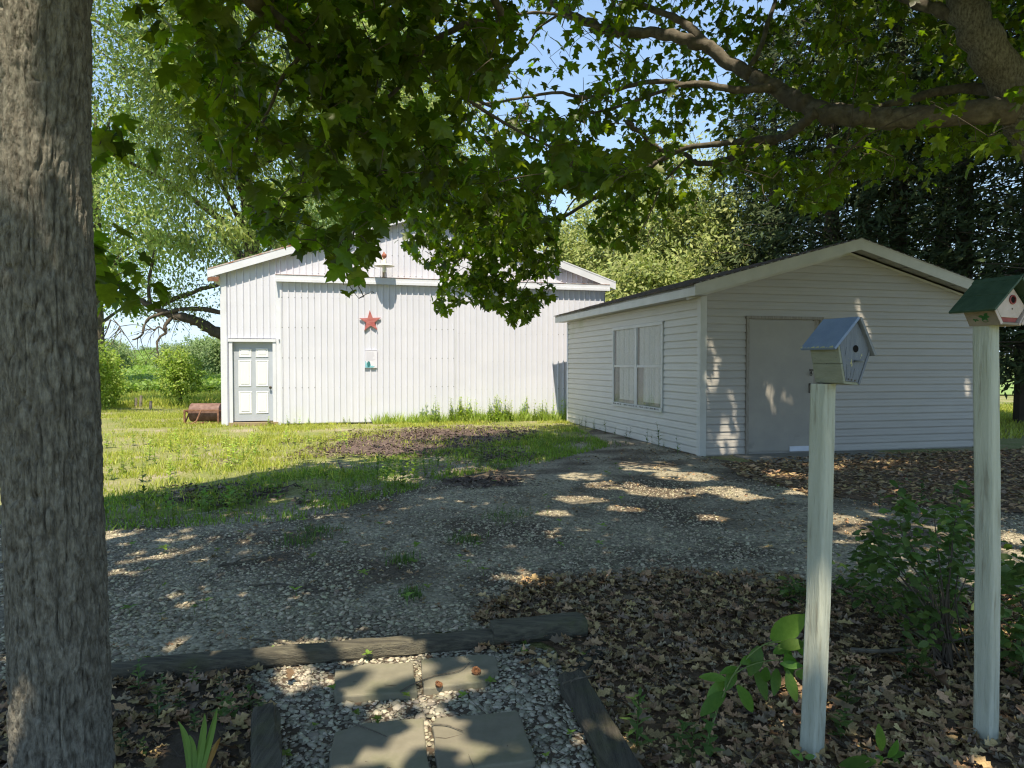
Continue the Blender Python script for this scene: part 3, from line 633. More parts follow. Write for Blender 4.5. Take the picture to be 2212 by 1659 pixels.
# ------------------------------------------------------------------ bird houses on posts
def wood_post(label, base, top, w, rz):
    base = np.array(base); top = np.array(top); L = np.linalg.norm(top - base)
    o = empty('post', label, 'post', tuple(base))
    prof = []
    for i in range(4):                                              # a squared timber with worn round corners
        a = rz + math.pi / 4 + i * math.pi / 2
        for da in (-.20, -.07, .07, .20): prof.append((math.cos(a + da) * w * (.665 if abs(da) < .1 else .63), math.sin(a + da) * w * (.665 if abs(da) < .1 else .63)))
    n = len(prof); N = 60; V = []; Fs = []
    for k in range(N + 1):
        t = k / N; c = base + (top - base) * t; c = c + np.array([math.sin(t * 5 + w * 90) * .004, math.cos(t * 4) * .003, 0])
        for j, (x, y) in enumerate(prof):
            d = 1 + (vnoise(j * .9, t * 14, int(w * 1e4)) - .5) * .07
            V.append((c[0] - base[0] + x * d, c[1] - base[1] + y * d, c[2] - base[2] - .05 * (k == 0)))
    for k in range(N):
        for j in range(n): Fs.append((k * n + j, k * n + (j + 1) % n, (k + 1) * n + (j + 1) % n, (k + 1) * n + j))
    b = MB(); b.add(V, Fs + [tuple(range(N * n, N * n + n))]); b.build('shaft', post_m, o)
    kb = MB()
    for t, a in ((.97, -2.2), (.94, -1.6), (.9, -1.9), (.72, -1.5), (.45, -1.8)):
        c = base + (top - base) * t - base; rr_ = w * .5
        kb.tube([c + np.array([math.cos(a) * rr_ * .95, math.sin(a) * rr_ * .95, 0]), c + np.array([math.cos(a) * rr_ * 1.13, math.sin(a) * rr_ * 1.13, 0])], .004, 6)
    kb.build('nail', dark_metal, o); return o
p0 = gnd(1754, 1640); pt = at(1780, 829, p0[1]); wood_post('leaning peeling white post under the blue bird house', p0, pt, .066, R(33))
p1 = gnd(2131, 1607); pt1 = at(2131, 704, p1[1]); wood_post('upright pale green white post under the green roofed bird house', p1, pt1, .066, R(28))
def slab(b, a, c, th, y0, y1):
    """board between two (x,z) points, thickness th outward (left of a->c is out)"""
    dx, dz = c[0] - a[0], c[1] - a[1]; L = math.hypot(dx, dz); nx, nz = -dz / L * th, dx / L * th
    return b.prism([a, c, (c[0] + nx, c[1] + nz), (a[0] + nx, a[1] + nz)], y0, y1)
bh = empty('bird_house', 'faded blue wooden bird house with a steep roof and a perch', 'bird house', (1.208, 2.578, pt[2] + .004), rot=(0, R(5), R(20))); bh.scale = (.95, .93, .955)
HW, HB, HZ, HA, HD = .074, .030, .142, .238, .062
fp = [(-HB, .006), (HB, .006), (HW, HZ), (0, HA), (-HW, HZ)]
front = MB().prism(fp, -HD - .010, -HD).build('front_panel', bh_front, bh, bevel=.0015)
MB().prism([(-HB, .006), (HB, .006), (HW, HZ), (0, HA), (-HW, HZ)], HD, HD + .010).build('back_panel', bh_side, bh)
slab(MB(), (-HB - .001, .0), (-(HB + HW) / 2 - .001, HZ / 2), .010, -HD - .011, HD + .011).build('side_board', bh_side, bh, bevel=.0012)
slab(MB(), (-(HB + HW) / 2 - .0015, HZ / 2 + .0015), (-HW - .001, HZ - .002), .0095, -HD - .011, HD + .011).build('side_board', bh_side, bh, bevel=.0012)
slab(MB(), (HW + .001, HZ - .002), (HB + .001, .0), .010, -HD - .011, HD + .011).build('side_board', bh_front, bh, bevel=.0012)
MB().box(-HB - .006, HB + .006, -HD - .008, HD + .009, -.004, .005).build('floor_board', bh_side, bh)
lr = slab(MB(), (-.105, .118), (.0, .246), .011, -HD - .026, HD + .03).build('roof_board', bh_blue, bh, bevel=.0015)
slab(MB(), (.0, .2465), (.088, .112), .011, -HD - .026, HD + .03).build('roof_board', M('dull grey roof underside', (.15, .16, .17), (.20, .215, .23), 20, .7, bump=.2, bscale=50), bh, bevel=.0015)
rim = MB().lathe([(.0165, 0), (.0145, .0012), (.0135, .0012)], 24).build('hole_rim', bh_front, bh, loc=(.004, -HD - .0102, .132)); rim.rotation_euler = (R(90), 0, 0)
hb = MB().lathe([(.0001, .0016), (.0138, .0016)], 24).build('entrance_hole', hole_black, bh, loc=(.004, -HD - .0102, .132)); hb.rotation_euler = (R(90), 0, 0)
MB().tube([(.004, -HD - .009, .085), (.006, -HD - .052, .084)], .0042, 10).build('perch', M('grey dowel', (.16, .17, .17), (.21, .22, .22), 30, .7), bh, smooth=True)
nb = MB()
for x, z in ((-.018, .014), (-.003, .013), (.014, .012)): nb.tube([(x, -HD - .0095, z), (x, -HD - .0125, z)], .0036, 8)
for y, t in ((-.055, .1), (-.055, .35), (-.055, .62), (-.055, .9), (.05, .4), (.055, .6), (.055, .85), (0., .45), (.01, .2)):
    x = -(HB + (HW - HB) * t) - .011; zz = HZ * t + .004; nb.tube([(x + .003, y, zz), (x - .0015, y, zz + .0006)], .0022, 6)
nb.build('nail', dark_metal, bh)
yc = MB(); rr = random.Random(4)
for (x, z, w_, h_) in ((-.012, .082, .003, .018), (-.009, .07, .004, .014), (-.015, .075, .002, .008), (.034, .11, .002, .010), (.038, .112, .0016, .012), (.032, .10, .0012, .006)):
    yc.prism([(x, z - h_ / 2), (x + w_, z - h_ * .35), (x + w_ * .8, z + h_ * .4), (x + w_ * .2, z + h_ / 2)], -HD - .0108, -HD - .0101)
for k in range(26):
    x = rr.uniform(-.03, .04); z = rr.uniform(.03, .13); r_ = rr.uniform(.0006, .0013); yc.box(x, x + r_, -HD - .0106, -HD - .0101, z, z + r_)
yc.build('paint_chip', yellow_chip, bh)
ec = MB(); y = -HD - .02
mtx = Matrix.Translation(Vector((-.105, 0, .118))) @ Matrix.Rotation(-math.atan2(.128, .105), 4, 'Y')
while y < HD + .02:
    w_ = rr.uniform(.01, .03); h_ = rr.uniform(.002, .012)
    ec.add([mtx @ Vector(p) for p in ((0.0005, y, .0116), (.0005, y + w_, .0116), (h_ * .6, y + w_ * .8, .0116), (h_, y + w_ * .4, .0116), (h_ * .3, y + .1 * w_, .0116))], [(0, 1, 2, 3, 4)]); y += w_ * 1.15
ec.build('peeled_edge', yellow_chip, bh)
cr = MB()
for (x0, z0, x1, z1) in ((-.012, .02, -.008, .055), (.002, .02, .008, .058), (-.028, .012, -.034, .07), (-.045, .1, -.04, .135)):
    cr.prism([(x0, z0), (x0 + .0008, z0), (x1 + .0004, z1), (x1, z1)], -HD - .0106, -HD - .0101)
cr.build('crack_line', hole_black, bh)
gh = empty('bird_house', 'pink fronted bird house with a green roof and red sill', 'bird house', (1.862, 2.685, pt1[2] + .003), rot=(0, R(1), R(20))); gh.scale = (.87, .87, .87)
GW, GB, GZ_, GA, GD = .108, .052, .078, .172, .066
MB().prism([(-GB, .028), (GB, .028), (GW - .012, GZ_), (0, GA), (-GW + .012, GZ_)], -GD, -GD + .012).build('front_panel', bh_pink, gh, bevel=.001)
MB().prism([(-GB, .004), (GB, .004), (GW - .012, GZ_), (0, GA), (-GW + .012, GZ_)], GD - .012, GD).build('back_panel', bh_tan, gh)
lside = slab(MB(), (-GB + .004, .0), (-GW + .008, GZ_), .012, -GD - .008, GD + .006).build('side_board', bh_tan, gh, bevel=.001)
slab(MB(), (GW - .008, GZ_), (GB - .004, .0), .012, -GD - .008, GD + .006).build('side_board', bh_pink, gh, bevel=.001)
for s_ in (-1, 1):
    a, c = (s_ * (GB + .006), .003), (s_ * (GW + .002), GZ_ - .002)
    e = slab(MB(), *((a, c) if s_ < 0 else (c, a)), .0125, -GD - .012, -GD - .0085)
    e.build('edge_strip', bh_pink, gh)
MB().box(-GB + .004, GB - .004, -GD - .004, GD, -.003, .006).build('floor_board', bh_tan, gh)
MB().prism([(-GB - .004, .030), (GB + .004, .030), (GB - .012, .008), (-GB + .012, .008)], -GD + .004, -GD + .010).build('red_sill', bh_red, gh)
for (a, c) in (((-.156, .048), (-.080, .118)), ((-.0795, .1195), (0, .192))):
    slab(MB(), a, c, .010, -GD - .048, GD + .03).build('roof_board', bh_green, gh, bevel=.0015)
for (a, c) in (((0, .1925), (.0795, .1195)), ((.080, .118), (.156, .048))):
    slab(MB(), a, c, .010, -GD - .048, GD + .03).build('roof_board', bh_green, gh, bevel=.0015)
slab(MB(), (-.016, .188), (.004, .207), .004, -GD - .05, GD + .032).build('ridge_cap', bh_green, gh)
hr = MB().lathe([(.0205, -.002), (.0205, .004), (.0150, .005), (.0145, -.001)], 26).build('hole_ring', bh_red, gh, loc=(.012, -GD - .0005, .106)); hr.rotation_euler = (R(90), 0, 0)
hh = MB().lathe([(.0001, .0008), (.0152, .0008)], 24).build('entrance_hole', hole_black, gh, loc=(.012, -GD - .0005, .106)); hh.rotation_euler = (R(90), 0, 0)
h2 = MB().lathe([(.0001, .0008), (.0035, .0008)], 10).build('perch_socket', hole_black, gh, loc=(.012, -GD - .0004, .066)); h2.rotation_euler = (R(90), 0, 0)
dx, dz = (-GW + .008) - (-GB + .004), GZ_; L_ = math.hypot(dx, dz); nx, nz = -dz / L_, dx / L_
def onside(t, y, off=.0125): return (-GB + .004 + dx * t + nx * off, y, dz * t + nz * off)
lf = MB()
def petal(t, y, ang, ln):
    pts = []
    for k, wv in ((0, 0), (.35, .28), (.7, .22), (1, 0), (.7, -.22), (.35, -.28)):
        pts.append(onside(t + (math.sin(ang) * k * ln + math.cos(ang) * wv * ln) / L_, y + math.cos(ang) * k * ln - math.sin(ang) * wv * ln, .0127))
    lf.add(pts, [(0, 1, 2, 3, 4, 5)])
for ang in (0.2, 1.2, 2.1, 3.1, -.6): petal(.52, -.012, ang + math.pi, .026)
for ang in (.6, 2.0, 3.0): petal(.38, .030, ang + math.pi, .015)
cs = [onside(.40 + .12 * math.sin(a) - .08, -.012 + .014 * math.cos(a), .0126) for a in np.linspace(-2.6, 1.2, 12)]
lf.tube(cs, .0012, 4); lf.build('painted_leaf', bh_leafgreen, gh)
# ------------------------------------------------------------------ landscape timbers, pavers, husks, sticks
def timber(label, a, c, w, h, seed, z0=.0):
    a = np.array(a[:2]); c = np.array(c[:2]); d = c - a; L = np.linalg.norm(d); d /= L; s = np.array([-d[1], d[0]])
    prof = []
    for k in range(14):
        t = 2 * math.pi * (k + .5) / 14; cx, sx = math.cos(t), math.sin(t)
        e = .62; prof.append((math.copysign(abs(cx) ** e, cx) * w / 2, math.copysign(abs(sx) ** e, sx) * h / 2 + h / 2))
    N = max(10, int(L / .03)); V = []; n = len(prof)
    for k in range(N + 1):
        t = k / N
        for j, (x, z) in enumerate(prof):
            g = (vnoise(j * 1.3, t * L * 9, seed) - .5) * .010 + (vnoise(j * 3.1, t * L * 2.2, seed + 5) - .5) * .014
            f = 1.0 if 0 < k < N else .94
            p = a + d * (t * L) + s * (x + g) * f; V.append((p[0] - a[0], p[1] - a[1], max(-.02, (z + g) * (f if z > h / 2 else 1)) + z0))
    Fs = [(k * n + j, k * n + (j + 1) % n, (k + 1) * n + (j + 1) % n, (k + 1) * n + j) for k in range(N) for j in range(n)]
    b = MB(); b.add(V, Fs + [tuple(range(n - 1, -1, -1)), tuple(range(N * n, N * n + n))])
    o = b.build('landscape_timber', timber_m if abs(d[0]) > abs(d[1]) else timber_y, None, loc=(a[0], a[1], 0)); return tag(o, label, 'timber')
timber('long mossy landscape timber along the gravel lot from the tree trunk to the black block', gnd(150, 1482), gnd(1066, 1394), .10, .085, 1)
timber('short thick blackened timber block behind the stepping stones', gnd(1062, 1392), gnd(1262, 1372), .13, .115, 2)
timber('dark split timber edging the path on the side of the dead leaf bed', gnd(1234, 1492), gnd(1400, 1800), .125, .10, 3)
timber('grey timber standing between the iris bed and the stepping stone path', gnd(572, 1560), gnd(585, 2100), .105, .085, 4)
timber('half buried timber end under dead leaves behind the path corner', gnd(1232, 1466), gnd(1302, 1412), .10, .06, 5, -.02)
def paver(label, pts, th=.045, z=.012):
    P = [gnd(x, y)[:2] for x, y in pts]; c = np.mean(P, 0); b = MB(); rr = random.Random(label)
    Q = []
    for i in range(len(P)):
        a_, b_ = P[i], P[(i + 1) % len(P)]
        for k in range(5): q = a_ + (b_ - a_) * k / 5; Q.append((q[0] - c[0] + rr.uniform(-.004, .004), q[1] - c[1] + rr.uniform(-.004, .004)))
    n = len(Q); b.add([(x, y, -.03) for x, y in Q] + [(x, y, th) for x, y in Q], [tuple(range(n - 1, -1, -1)), tuple(range(n, 2 * n))] + [(i, (i + 1) % n, n + (i + 1) % n, n + i) for i in range(n)])
    o = b.build('stepping_stone', paver_m, None, bevel=.008, loc=(c[0], c[1], z - .02)); o.rotation_euler = (rr.uniform(-.01, .01), rr.uniform(-.01, .01), 0); return tag(o, label, 'stepping stone', 'stepping stones on the gravel path')
paver('greenish stepping stone without husks, far row of the path', [(722, 1522), (724, 1462), (790, 1448), (893, 1447), (901, 1512)])
paver('cut corner stepping stone with two walnut husks lying on it', [(914, 1505), (909, 1439), (1040, 1427), (1072, 1432), (1076, 1462), (1050, 1487), (1000, 1494)])
paver('near stepping stone beside the grey timber, closest to the iris', [(700, 1730), (722, 1600), (790, 1580), (914, 1568), (930, 1718)])
paver('wide near stepping stone beside the gravel strip and dark split timber', [(946, 1690), (933, 1580), (940, 1568), (1120, 1553), (1160, 1660)])
for k, (x, y, lab) in enumerate(((1028, 1449, 'brown split walnut husk near the cut corner of a stepping stone'), (946, 1477, 'smaller brown walnut husk nearest the gap between two stepping stones'))):
    g = gnd(x, y, .05); b = MB(); r_ = .022 if k == 0 else .018
    b.lathe([(.001, 0), (r_ * .8, .003), (r_, r_ * .6), (r_ * .85, r_ * 1.1), (r_ * .62, r_ * 1.0), (r_ * .45, r_ * .45), (.001, r_ * .3)], 11)
    b.v = [(x_ * (1 + .18 * math.sin(5 * i)), y_ * (1 + .2 * math.cos(3 * i)), z_ * (1 + .15 * math.sin(7 * i))) for i, (x_, y_, z_) in enumerate(b.v)]
    o = b.build('walnut_husk', nut_m, None, loc=(g[0], g[1], .037)); o.rotation_euler = (.3, .2, k); tag(o, lab, 'walnut husk')
def stick(label, pts, r, twigs=(), z=.02):
    P = [gnd(x, y) for x, y in pts]; c = P[0]; S_ = spline([(p[0] - c[0], p[1] - c[1], 0) for p in P], 5)
    b = MB(); b.tube(S_, np.linspace(r, r * .5, len(S_)), 6)
    for tp in twigs: T = spline([(g[0] - c[0], g[1] - c[1], .01 + .01 * i) for i, g in enumerate([gnd(x, y) for x, y in tp])], 4); b.tube(T, np.linspace(r * .6, r * .25, len(T)), 5)
    return tag(b.build('stick', limb_bark, None, loc=(c[0], c[1], z)), label, 'stick')
stick('pale thin bent stick lying along the long mossy timber', [(748 - 200, 1388), (600, 1393), (642, 1406)], .006, [[(642, 1406), (652, 1398), (668, 1382)]], .02)
stick('dark forked stick on open gravel between trunk and timber block', [(548, 1272), (600, 1267), (650, 1274), (685, 1276)], .007)
stick('long bare branch on the leaf bed running behind the leaning post', [(1838, 1428), (1900, 1432), (1960, 1426), (2040, 1412), (2130, 1390)], .011, z=.06)
stick('thin curved twig across the greenish far stepping stone', [(865, 1516), (890, 1500), (940, 1480), (990, 1470), (1015, 1450)], .0035, z=.045)
stick('dark twig across the near stepping stone beside the grey timber', [(745, 1580), (790, 1596), (835, 1615)], .004, z=.045)
stick('short dark twig on the wide near stepping stone', [(930, 1588), (965, 1590), (1000, 1603)], .0035, z=.045)
stick('grey twig lying over the dark split timber', [(1215, 1530), (1250, 1518), (1290, 1510)], .005, [[(1250, 1518), (1240, 1530), (1232, 1545)]], .11)
stick('dark rotting stick on the gravel beside the big trunk', [(470, 1228), (510, 1222), (560, 1212), (620, 1200)], .010, [[(510, 1222), (530, 1215), (550, 1216)]])
for k, (x, y) in enumerate(((293, 880), (304, 880), (325, 884))):
    c = gnd(x, y); c[2] = 0; hgt = (.34, .42, .28)[k]
    o = MB().tube([(0, 0, -.1), (.01, 0, hgt * .5), (.015, .01, hgt)], [.055, .05, .045], 9).build('fence_post', M('grey rotten post', (.19, .165, .14), (.26, .23, .20), 20, .9), None, loc=tuple(c))
    tag(o, ('stubby grey post in weeds, outermost from the barn of three', 'taller grey post in weeds, middle one of three', 'shortest grey post in weeds, nearest the barn of three')[k], 'fence post', 'old posts at the field edge')
# ------------------------------------------------------------------ leaf, blade and stone templates
def leaf_maple(detail=True):
    h = [(.0, .02), (.17, -.06), (.40, .02), (.27, .20), (.44, .30), (.58, .50), (.40, .52), (.23, .50), (.26, .70), (.14, .74), (0, 1.0)] if detail else \
        [(.0, .02), (.38, .02), (.26, .20), (.57, .48), (.22, .50), (.22, .72), (0, 1.0)]
    o = h + [(-x, y) for x, y in h[-2:0:-1]]
    v = [(x, y, -.20 * abs(x) - .22 * y * y + .05 * math.sin(9 * x + 5 * y)) for x, y in o]; v = [(0, .40, .02)] + v
    n = len(o); return np.array(v), np.array([(0, 1 + i, 1 + (i + 1) % n) for i in range(n)])
def leaf_oval(w=.32, fold=.15, seg=3):
    ys_ = np.linspace(0, 1, seg + 1); v = []; f = []
    for y in ys_: ww = w * math.sin(math.pi * min(1, max(0.04, y * .92 + .05))) ** .8; v += [(-ww, y, fold * ww - .25 * y * y), (0, y, -.25 * y * y), (ww, y, fold * ww - .25 * y * y)]
    for i in range(seg):
        b = 3 * i
        for j in (0, 1): f += [(b + j, b + j + 1, b + j + 4), (b + j, b + j + 4, b + j + 3)]
    return np.array(v), np.array(f)
def leaf_quad(w=.3): return np.array([(0, 0, 0), (w, .5, -.08), (0, 1, -.2), (-w, .5, -.08)]), np.array([(0, 1, 2), (0, 2, 3)])
def blade(w=.05, bend=.4): return np.array([(-w, 0, 0), (w, 0, 0), (w * .8, bend * .2, .5), (-w * .8, bend * .2, .5), (0, bend, 1)]), np.array([(0, 1, 2), (0, 2, 3), (3, 2, 4)])
def leaf_dead(seed):
    """curled oak or maple leaf with lobes"""
    rr = random.Random(seed); n = 7; h = []
    for i in range(n + 1):
        t = i / n; w = .34 * math.sin(math.pi * min(1, t * .9 + .06)) * (1.15 if i % 2 else .55); h.append((w, t))
    o = h + [(-x * rr.uniform(.8, 1.1), y) for x, y in h[-2:0:-1]]
    k1, k2 = rr.uniform(.2, 1.6), rr.uniform(-.4, .7)
    v = [(0, .5, 0)] + [(x * (1 - .25 * k1 * abs(x)), y, k1 * x * x * 1.6 + k2 * (y - .5) ** 2 + .05 * math.sin(11 * y + 9 * x)) for x, y in o]
    m_ = len(o); return np.array(v), np.array([(0, 1 + i, 1 + (i + 1) % m_) for i in range(m_)])
def stone_t(seed):
    rr = np.random.default_rng(seed); v = np.array([(1, 0, 0), (-1, 0, 0), (0, 1, 0), (0, -1, 0), (0, 0, 1), (0, 0, -1), (.7, .7, .45), (-.7, .6, .5), (.6, -.7, .5), (-.65, -.7, .4)], float)[:10]
    v = v * rr.uniform(.75, 1.2, (10, 1)); v[:, 2] *= .7
    f = [(4, 6, 7), (4, 7, 9), (4, 9, 8), (4, 8, 6), (0, 6, 8), (2, 7, 6), (1, 9, 7), (3, 8, 9), (0, 2, 6), (2, 1, 7), (1, 3, 9), (3, 0, 8), (0, 3, 5), (3, 1, 5), (1, 2, 5), (2, 0, 5)]
    return v, np.array(f)
OCTA = (np.array([(1, .1, 0), (-.2, 1.05, .1), (-1, -.1, -.1), (.15, -.95, 0), (.1, 0, .75), (0, 0, -.6)]), np.array([(0, 1, 4), (1, 2, 4), (2, 3, 4), (3, 0, 4), (1, 0, 5), (2, 1, 5), (3, 2, 5), (0, 3, 5)]))
def pieces(name, tmpls, P, Rm, S, m, parent):
    """individually linked pieces sharing a few meshes"""
    mes = []
    for tv, tf in tmpls: me = mesh_np(name, tv, tf); me.materials.append(m); mes.append(me)
    S = np.asarray(S); S = np.repeat(S[:, None], 3, 1) if S.ndim == 1 else S
    off = np.array(parent.location) if parent is not None else np.zeros(3)
    for i in range(len(P)):
        o = bpy.data.objects.new(name, mes[i % len(mes)]); COL.objects.link(o); o.parent = parent
        A = np.eye(4); A[:3, :3] = Rm[i] * S[i][None, :]; A[:3, 3] = P[i] - off; o.matrix_basis = Matrix(A.tolist())
def split_largest(P, S, n, extra=None):
    x, y, f = proj(P); s = S if S.ndim == 1 else S.max(1)
    sc = np.where((x > 0) & (x < 2212) & (y > 0) & (y < 1659) & (f > .3), s / np.maximum(f, .3), 0)
    if extra is not None: sc = sc * extra
    idx = np.argsort(-sc)[:n]; idx = idx[sc[idx] > 0]; mk = np.zeros(len(P), bool); mk[idx] = True; return mk
def flat_frames(n, tilt=.5):
    yaw = RNG.uniform(0, 2 * np.pi, n); hd = np.stack([np.cos(yaw), np.sin(yaw), RNG.normal(0, tilt * .5, n)], 1)
    nm = np.stack([RNG.normal(0, tilt, n), RNG.normal(0, tilt, n), np.ones(n)], 1); return frames(hd, nm)
def sample_poly(poly, n, rg=RNG):
    P = np.array([p[:2] for p in poly]); lo, hi = P.min(0), P.max(0); out = np.zeros((0, 2))
    while len(out) < n:
        q = rg.uniform(lo, hi, (n * 2, 2)); out = np.concatenate([out, q[inpoly(q[:, 0], q[:, 1], poly)]])
    return out[:n]
def view_clip(q, Ymax=1e9, margin=150):
    x, y, f = proj(np.concatenate([q, np.zeros((len(q), 1))], 1)); return (x > -margin) & (x < 2212 + margin) & (y < 1659 + 400) & (f > .5)
# ------------------------------------------------------------------ trees
LIT_LAWN = [gnd(x, y)[:2] for x, y in ((-300, 1110), (215, 1078), (420, 1048), (620, 1012), (735, 968), (900, 938), (1235, 914))] + [np.array([3.2, 60.]), np.array([-60., 60.])]
DAPPLES = [(850, 1425, 60, 22), (775, 1478, 60, 28), (965, 1465, 45, 18), (985, 1490, 40, 14), (880, 1548, 70, 22), (960, 1600, 40, 12), (1010, 1630, 40, 12), (830, 1650, 50, 14), (660, 1470, 60, 14),
           (730, 1395, 55, 10), (625, 1395, 30, 9), (1100, 1030, 60, 14), (1020, 1020, 55, 12), (870, 1035, 40, 9), (1250, 1030, 40, 8), (1400, 1010, 60, 10), (1480, 1030, 60, 10), (1430, 1065, 70, 10), (1560, 1060, 50, 9),
           (1600, 1075, 40, 8), (1330, 1050, 60, 9), (1250, 1080, 50, 8), (1810, 1122, 45, 9), (1850, 1150, 30, 6), (2190, 1165, 45, 10), (1540, 1120, 30, 6), (1090, 1250, 26, 6), (1150, 1265, 30, 7), (245, 1155, 40, 8), (280, 1215, 18, 5), (255, 1240, 20, 4),
           (1290, 1600, 26, 20), (1745, 1500, 18, 30), (1780, 1010, 30, 6), (1730, 1065, 30, 6), (1200, 1110, 30, 6), (1700, 1030, 40, 6), (1350, 1100, 40, 6), (580, 1440, 30, 9), (330, 1640, 30, 12)]
DAP = [(gnd(x, y)[:2], rx * gnd(x, y)[1] / F, ry * gnd(x, y)[1] ** 2 / (F * EYE)) for x, y, rx, ry in DAPPLES]
def fleck(p, rx, rz): DAP.append((np.array([p[0], p[1] + p[2] / 2]), rx, rz / 2))
_sm = Matrix.Translation(Vector(S0)) @ Matrix.Rotation(A_S, 4, 'Z')
for u, z, ru, rz in ((.22, 1.75, .10, .12), (.28, 1.55, .06, .12), (.20, 1.2, .10, .16), (.55, .75, .10, .22), (.45, .25, .20, .18), (.62, .5, .06, .3), (1.25, .95, .10, .22), (1.55, .85, .04, .2), (1.75, .8, .05, .22), (1.38, .35, .05, .18), (2.95, 2.45, .09, .10), (3.05, 2.25, .06, .12), (3.15, 2.0, .08, .12), (5.3, 1.0, .07, .3)):
    fleck(_sm @ Vector((u, 0, z)), ru * .6, rz * .8)
for x, y, Y, rx, rz in ((1060, 560, 9.5, .85, 1.3), (1130, 640, 9.7, .4, .7), (1450, 480, 8.8, .4, .6), (45, 340, 2.33, .06, .10), (20, 50, 2.33, .06, .10), (60, 640, 2.3, .03, .05), (25, 1560, 2.3, .04, .08), (1757, 1345, 2.6, .05, .12), (1762, 1400, 2.6, .05, .1)): fleck(at(x, y, Y), rx, rz)
def sun_ok(P, frac=.93):
    """True where a leaf may hang without shading what lies in full sun: the lawn, the barn front, the sun flecks"""
    gx = P[:, 0]; gy = P[:, 1] + P[:, 2] / 2
    bad = inpoly(gx, gy, LIT_LAWN)
    wall = B0[1] + (gx - B0[0]) * math.tan(A_B); bad |= (gy > wall - .3) & (gx > -9) & (gx < 2.1) & (P[:, 1] < wall)
    n = RNG.random(len(P))
    for c, rx, ry in DAP: bad |= (((gx - c[0]) / (rx + .085)) ** 2 + ((gy - c[1]) / (ry + .07)) ** 2 < 1) & (n < frac)
    return ~bad
def grow(limb_pts, tips, r_tip=.004, maxlen=2.5):
    """join every spray tip to the nearest wood already grown; returns sagging twig paths"""
    W_ = np.array(limb_pts); T = np.array(tips); todo = np.ones(len(T), bool)
    d = np.full(len(T), 1e9); near = np.zeros((len(T), 3))
    for k in range(0, len(W_), 2000):
        D = np.linalg.norm(T[:, None] - W_[None, k:k + 2000], axis=2); j = D.argmin(1); m_ = D[np.arange(len(T)), j]; up = m_ < d; d[up] = m_[up]; near[up] = W_[k + j[up]]
    out = []
    for _ in range(len(T)):
        i = np.where(todo, d, 1e9).argmin(); todo[i] = False
        if d[i] < maxlen: out.append((near[i].copy(), T[i]))
        mid = (near[i] + T[i]) / 2 - np.array([0, 0, .04])
        for q_ in (T[i], mid):
            D = np.linalg.norm(T - q_, axis=1); up = (D < d) & todo; d[up] = D[up]; near[up] = q_
    return out
def twig_mesh(name, segs, r, m, parent):
    b = MB(); off = np.array(parent.location)
    for a, c in segs:
        L = np.linalg.norm(c - a); mid = (a + c) / 2 + np.array([RNG.normal(0, .06), RNG.normal(0, .06), .05]) * L
        rr_ = r * (.6 + min(1.6, L))
        b.tube(spline([a - off, mid - off, c - off], 2), [rr_ * 1.3, rr_ * 1.15, rr_, rr_ * .8, rr_ * .6], 4, cap=False)
    o = b.build(name, m, parent); o['kind'] = 'stuff'; return o
def sprays(C, n, size, spread, down=.8):
    """n leaves round every spray centre, petioles up, tips hanging out and down"""
    k = len(C); c = np.repeat(C, n, 0); N = k * n
    off = RNG.normal(0, 1, (N, 3)) * np.array([1, 1, .55]) * spread; P = c + off
    yaw = RNG.uniform(0, 2 * np.pi, N); hd = np.stack([np.cos(yaw), np.sin(yaw), -down * RNG.uniform(.3, 1.7, N)], 1) + off / (spread + 1e-6) * .25
    nm = np.stack([RNG.normal(0, .5, N), RNG.normal(0, .5, N), np.ones(N)], 1)
    S = size * RNG.uniform(.6, 1.25, N); return P, frames(hd, nm), S
# --- the big trunk beside the camera
TB = np.array([-1.588, 2.43, 0.0])
def trunk_c(z): return np.interp(z, [0, 1.5, 2.2, 3.2, 6, 9], [-.005, -.03, -.045, -.02, .05, .1])
near = empty('maple_tree', 'big grey barked maple with its trunk close by the iris bed', 'tree', tuple(TB))
nT, nZ = 300, 540; th_ = np.linspace(0, 2 * np.pi, nT, endpoint=False); zz = np.linspace(-.1, 4.4, nZ); TT, ZZ = np.meshgrid(th_, zz)
rad = np.interp(ZZ, [-.1, 0, .25, .6, 1.5, 3, 4.4], [.172, .163, .157, .153, .149, .147, .148])
wob = (vnoise(TT * 12 / 6.2832, ZZ * 3, 9, 12) - .5) * .5; uu = TT * 46 / 6.2832
n1 = vnoise(uu + wob * 1.6, ZZ * 8 + wob, 1, 46); n2 = vnoise(uu * 2 + wob * 3, ZZ * 20, 2, 92); n3 = vnoise(uu * 4, ZZ * 70, 3, 184); n0 = vnoise(TT * 5 / 6.2832, ZZ * 1.3, 4, 5)
n4 = vnoise(TT * 24 / 6.2832 + wob * 2, ZZ * 4.2, 6, 24)
rid = 1 - np.abs(2 * n1 - 1); rid2 = 1 - np.abs(2 * n2 - 1); rid4 = 1 - np.abs(2 * n4 - 1)
disp = -.011 * np.clip((rid - .78) / .22, 0, 1) ** .8 - .007 * np.clip((rid4 - .86) / .14, 0, 1) ** .8 - .006 * np.clip((rid2 - .72) / .28, 0, 1) ** .8 + .005 * (n3 - .5) + .005 * (n2 - .5) + .005 * (n0 - .5)
rr_ = rad + disp; ox = trunk_c(ZZ)
V = np.stack([ox + rr_ * np.cos(TT), rr_ * np.sin(TT) * 1.0, ZZ], 2).reshape(-1, 3); gi = np.arange(nT * nZ).reshape(nZ, nT)
Fq = np.stack([gi[:-1], np.roll(gi, -1, 1)[:-1], np.roll(gi, -1, 1)[1:], gi[1:]], 2).reshape(-1, 4)
link('trunk', mesh_np('trunk', V, Fq), bark_m, near)
loc = lambda P, base: [tuple(np.asarray(p) - base) for p in P]
wood = []
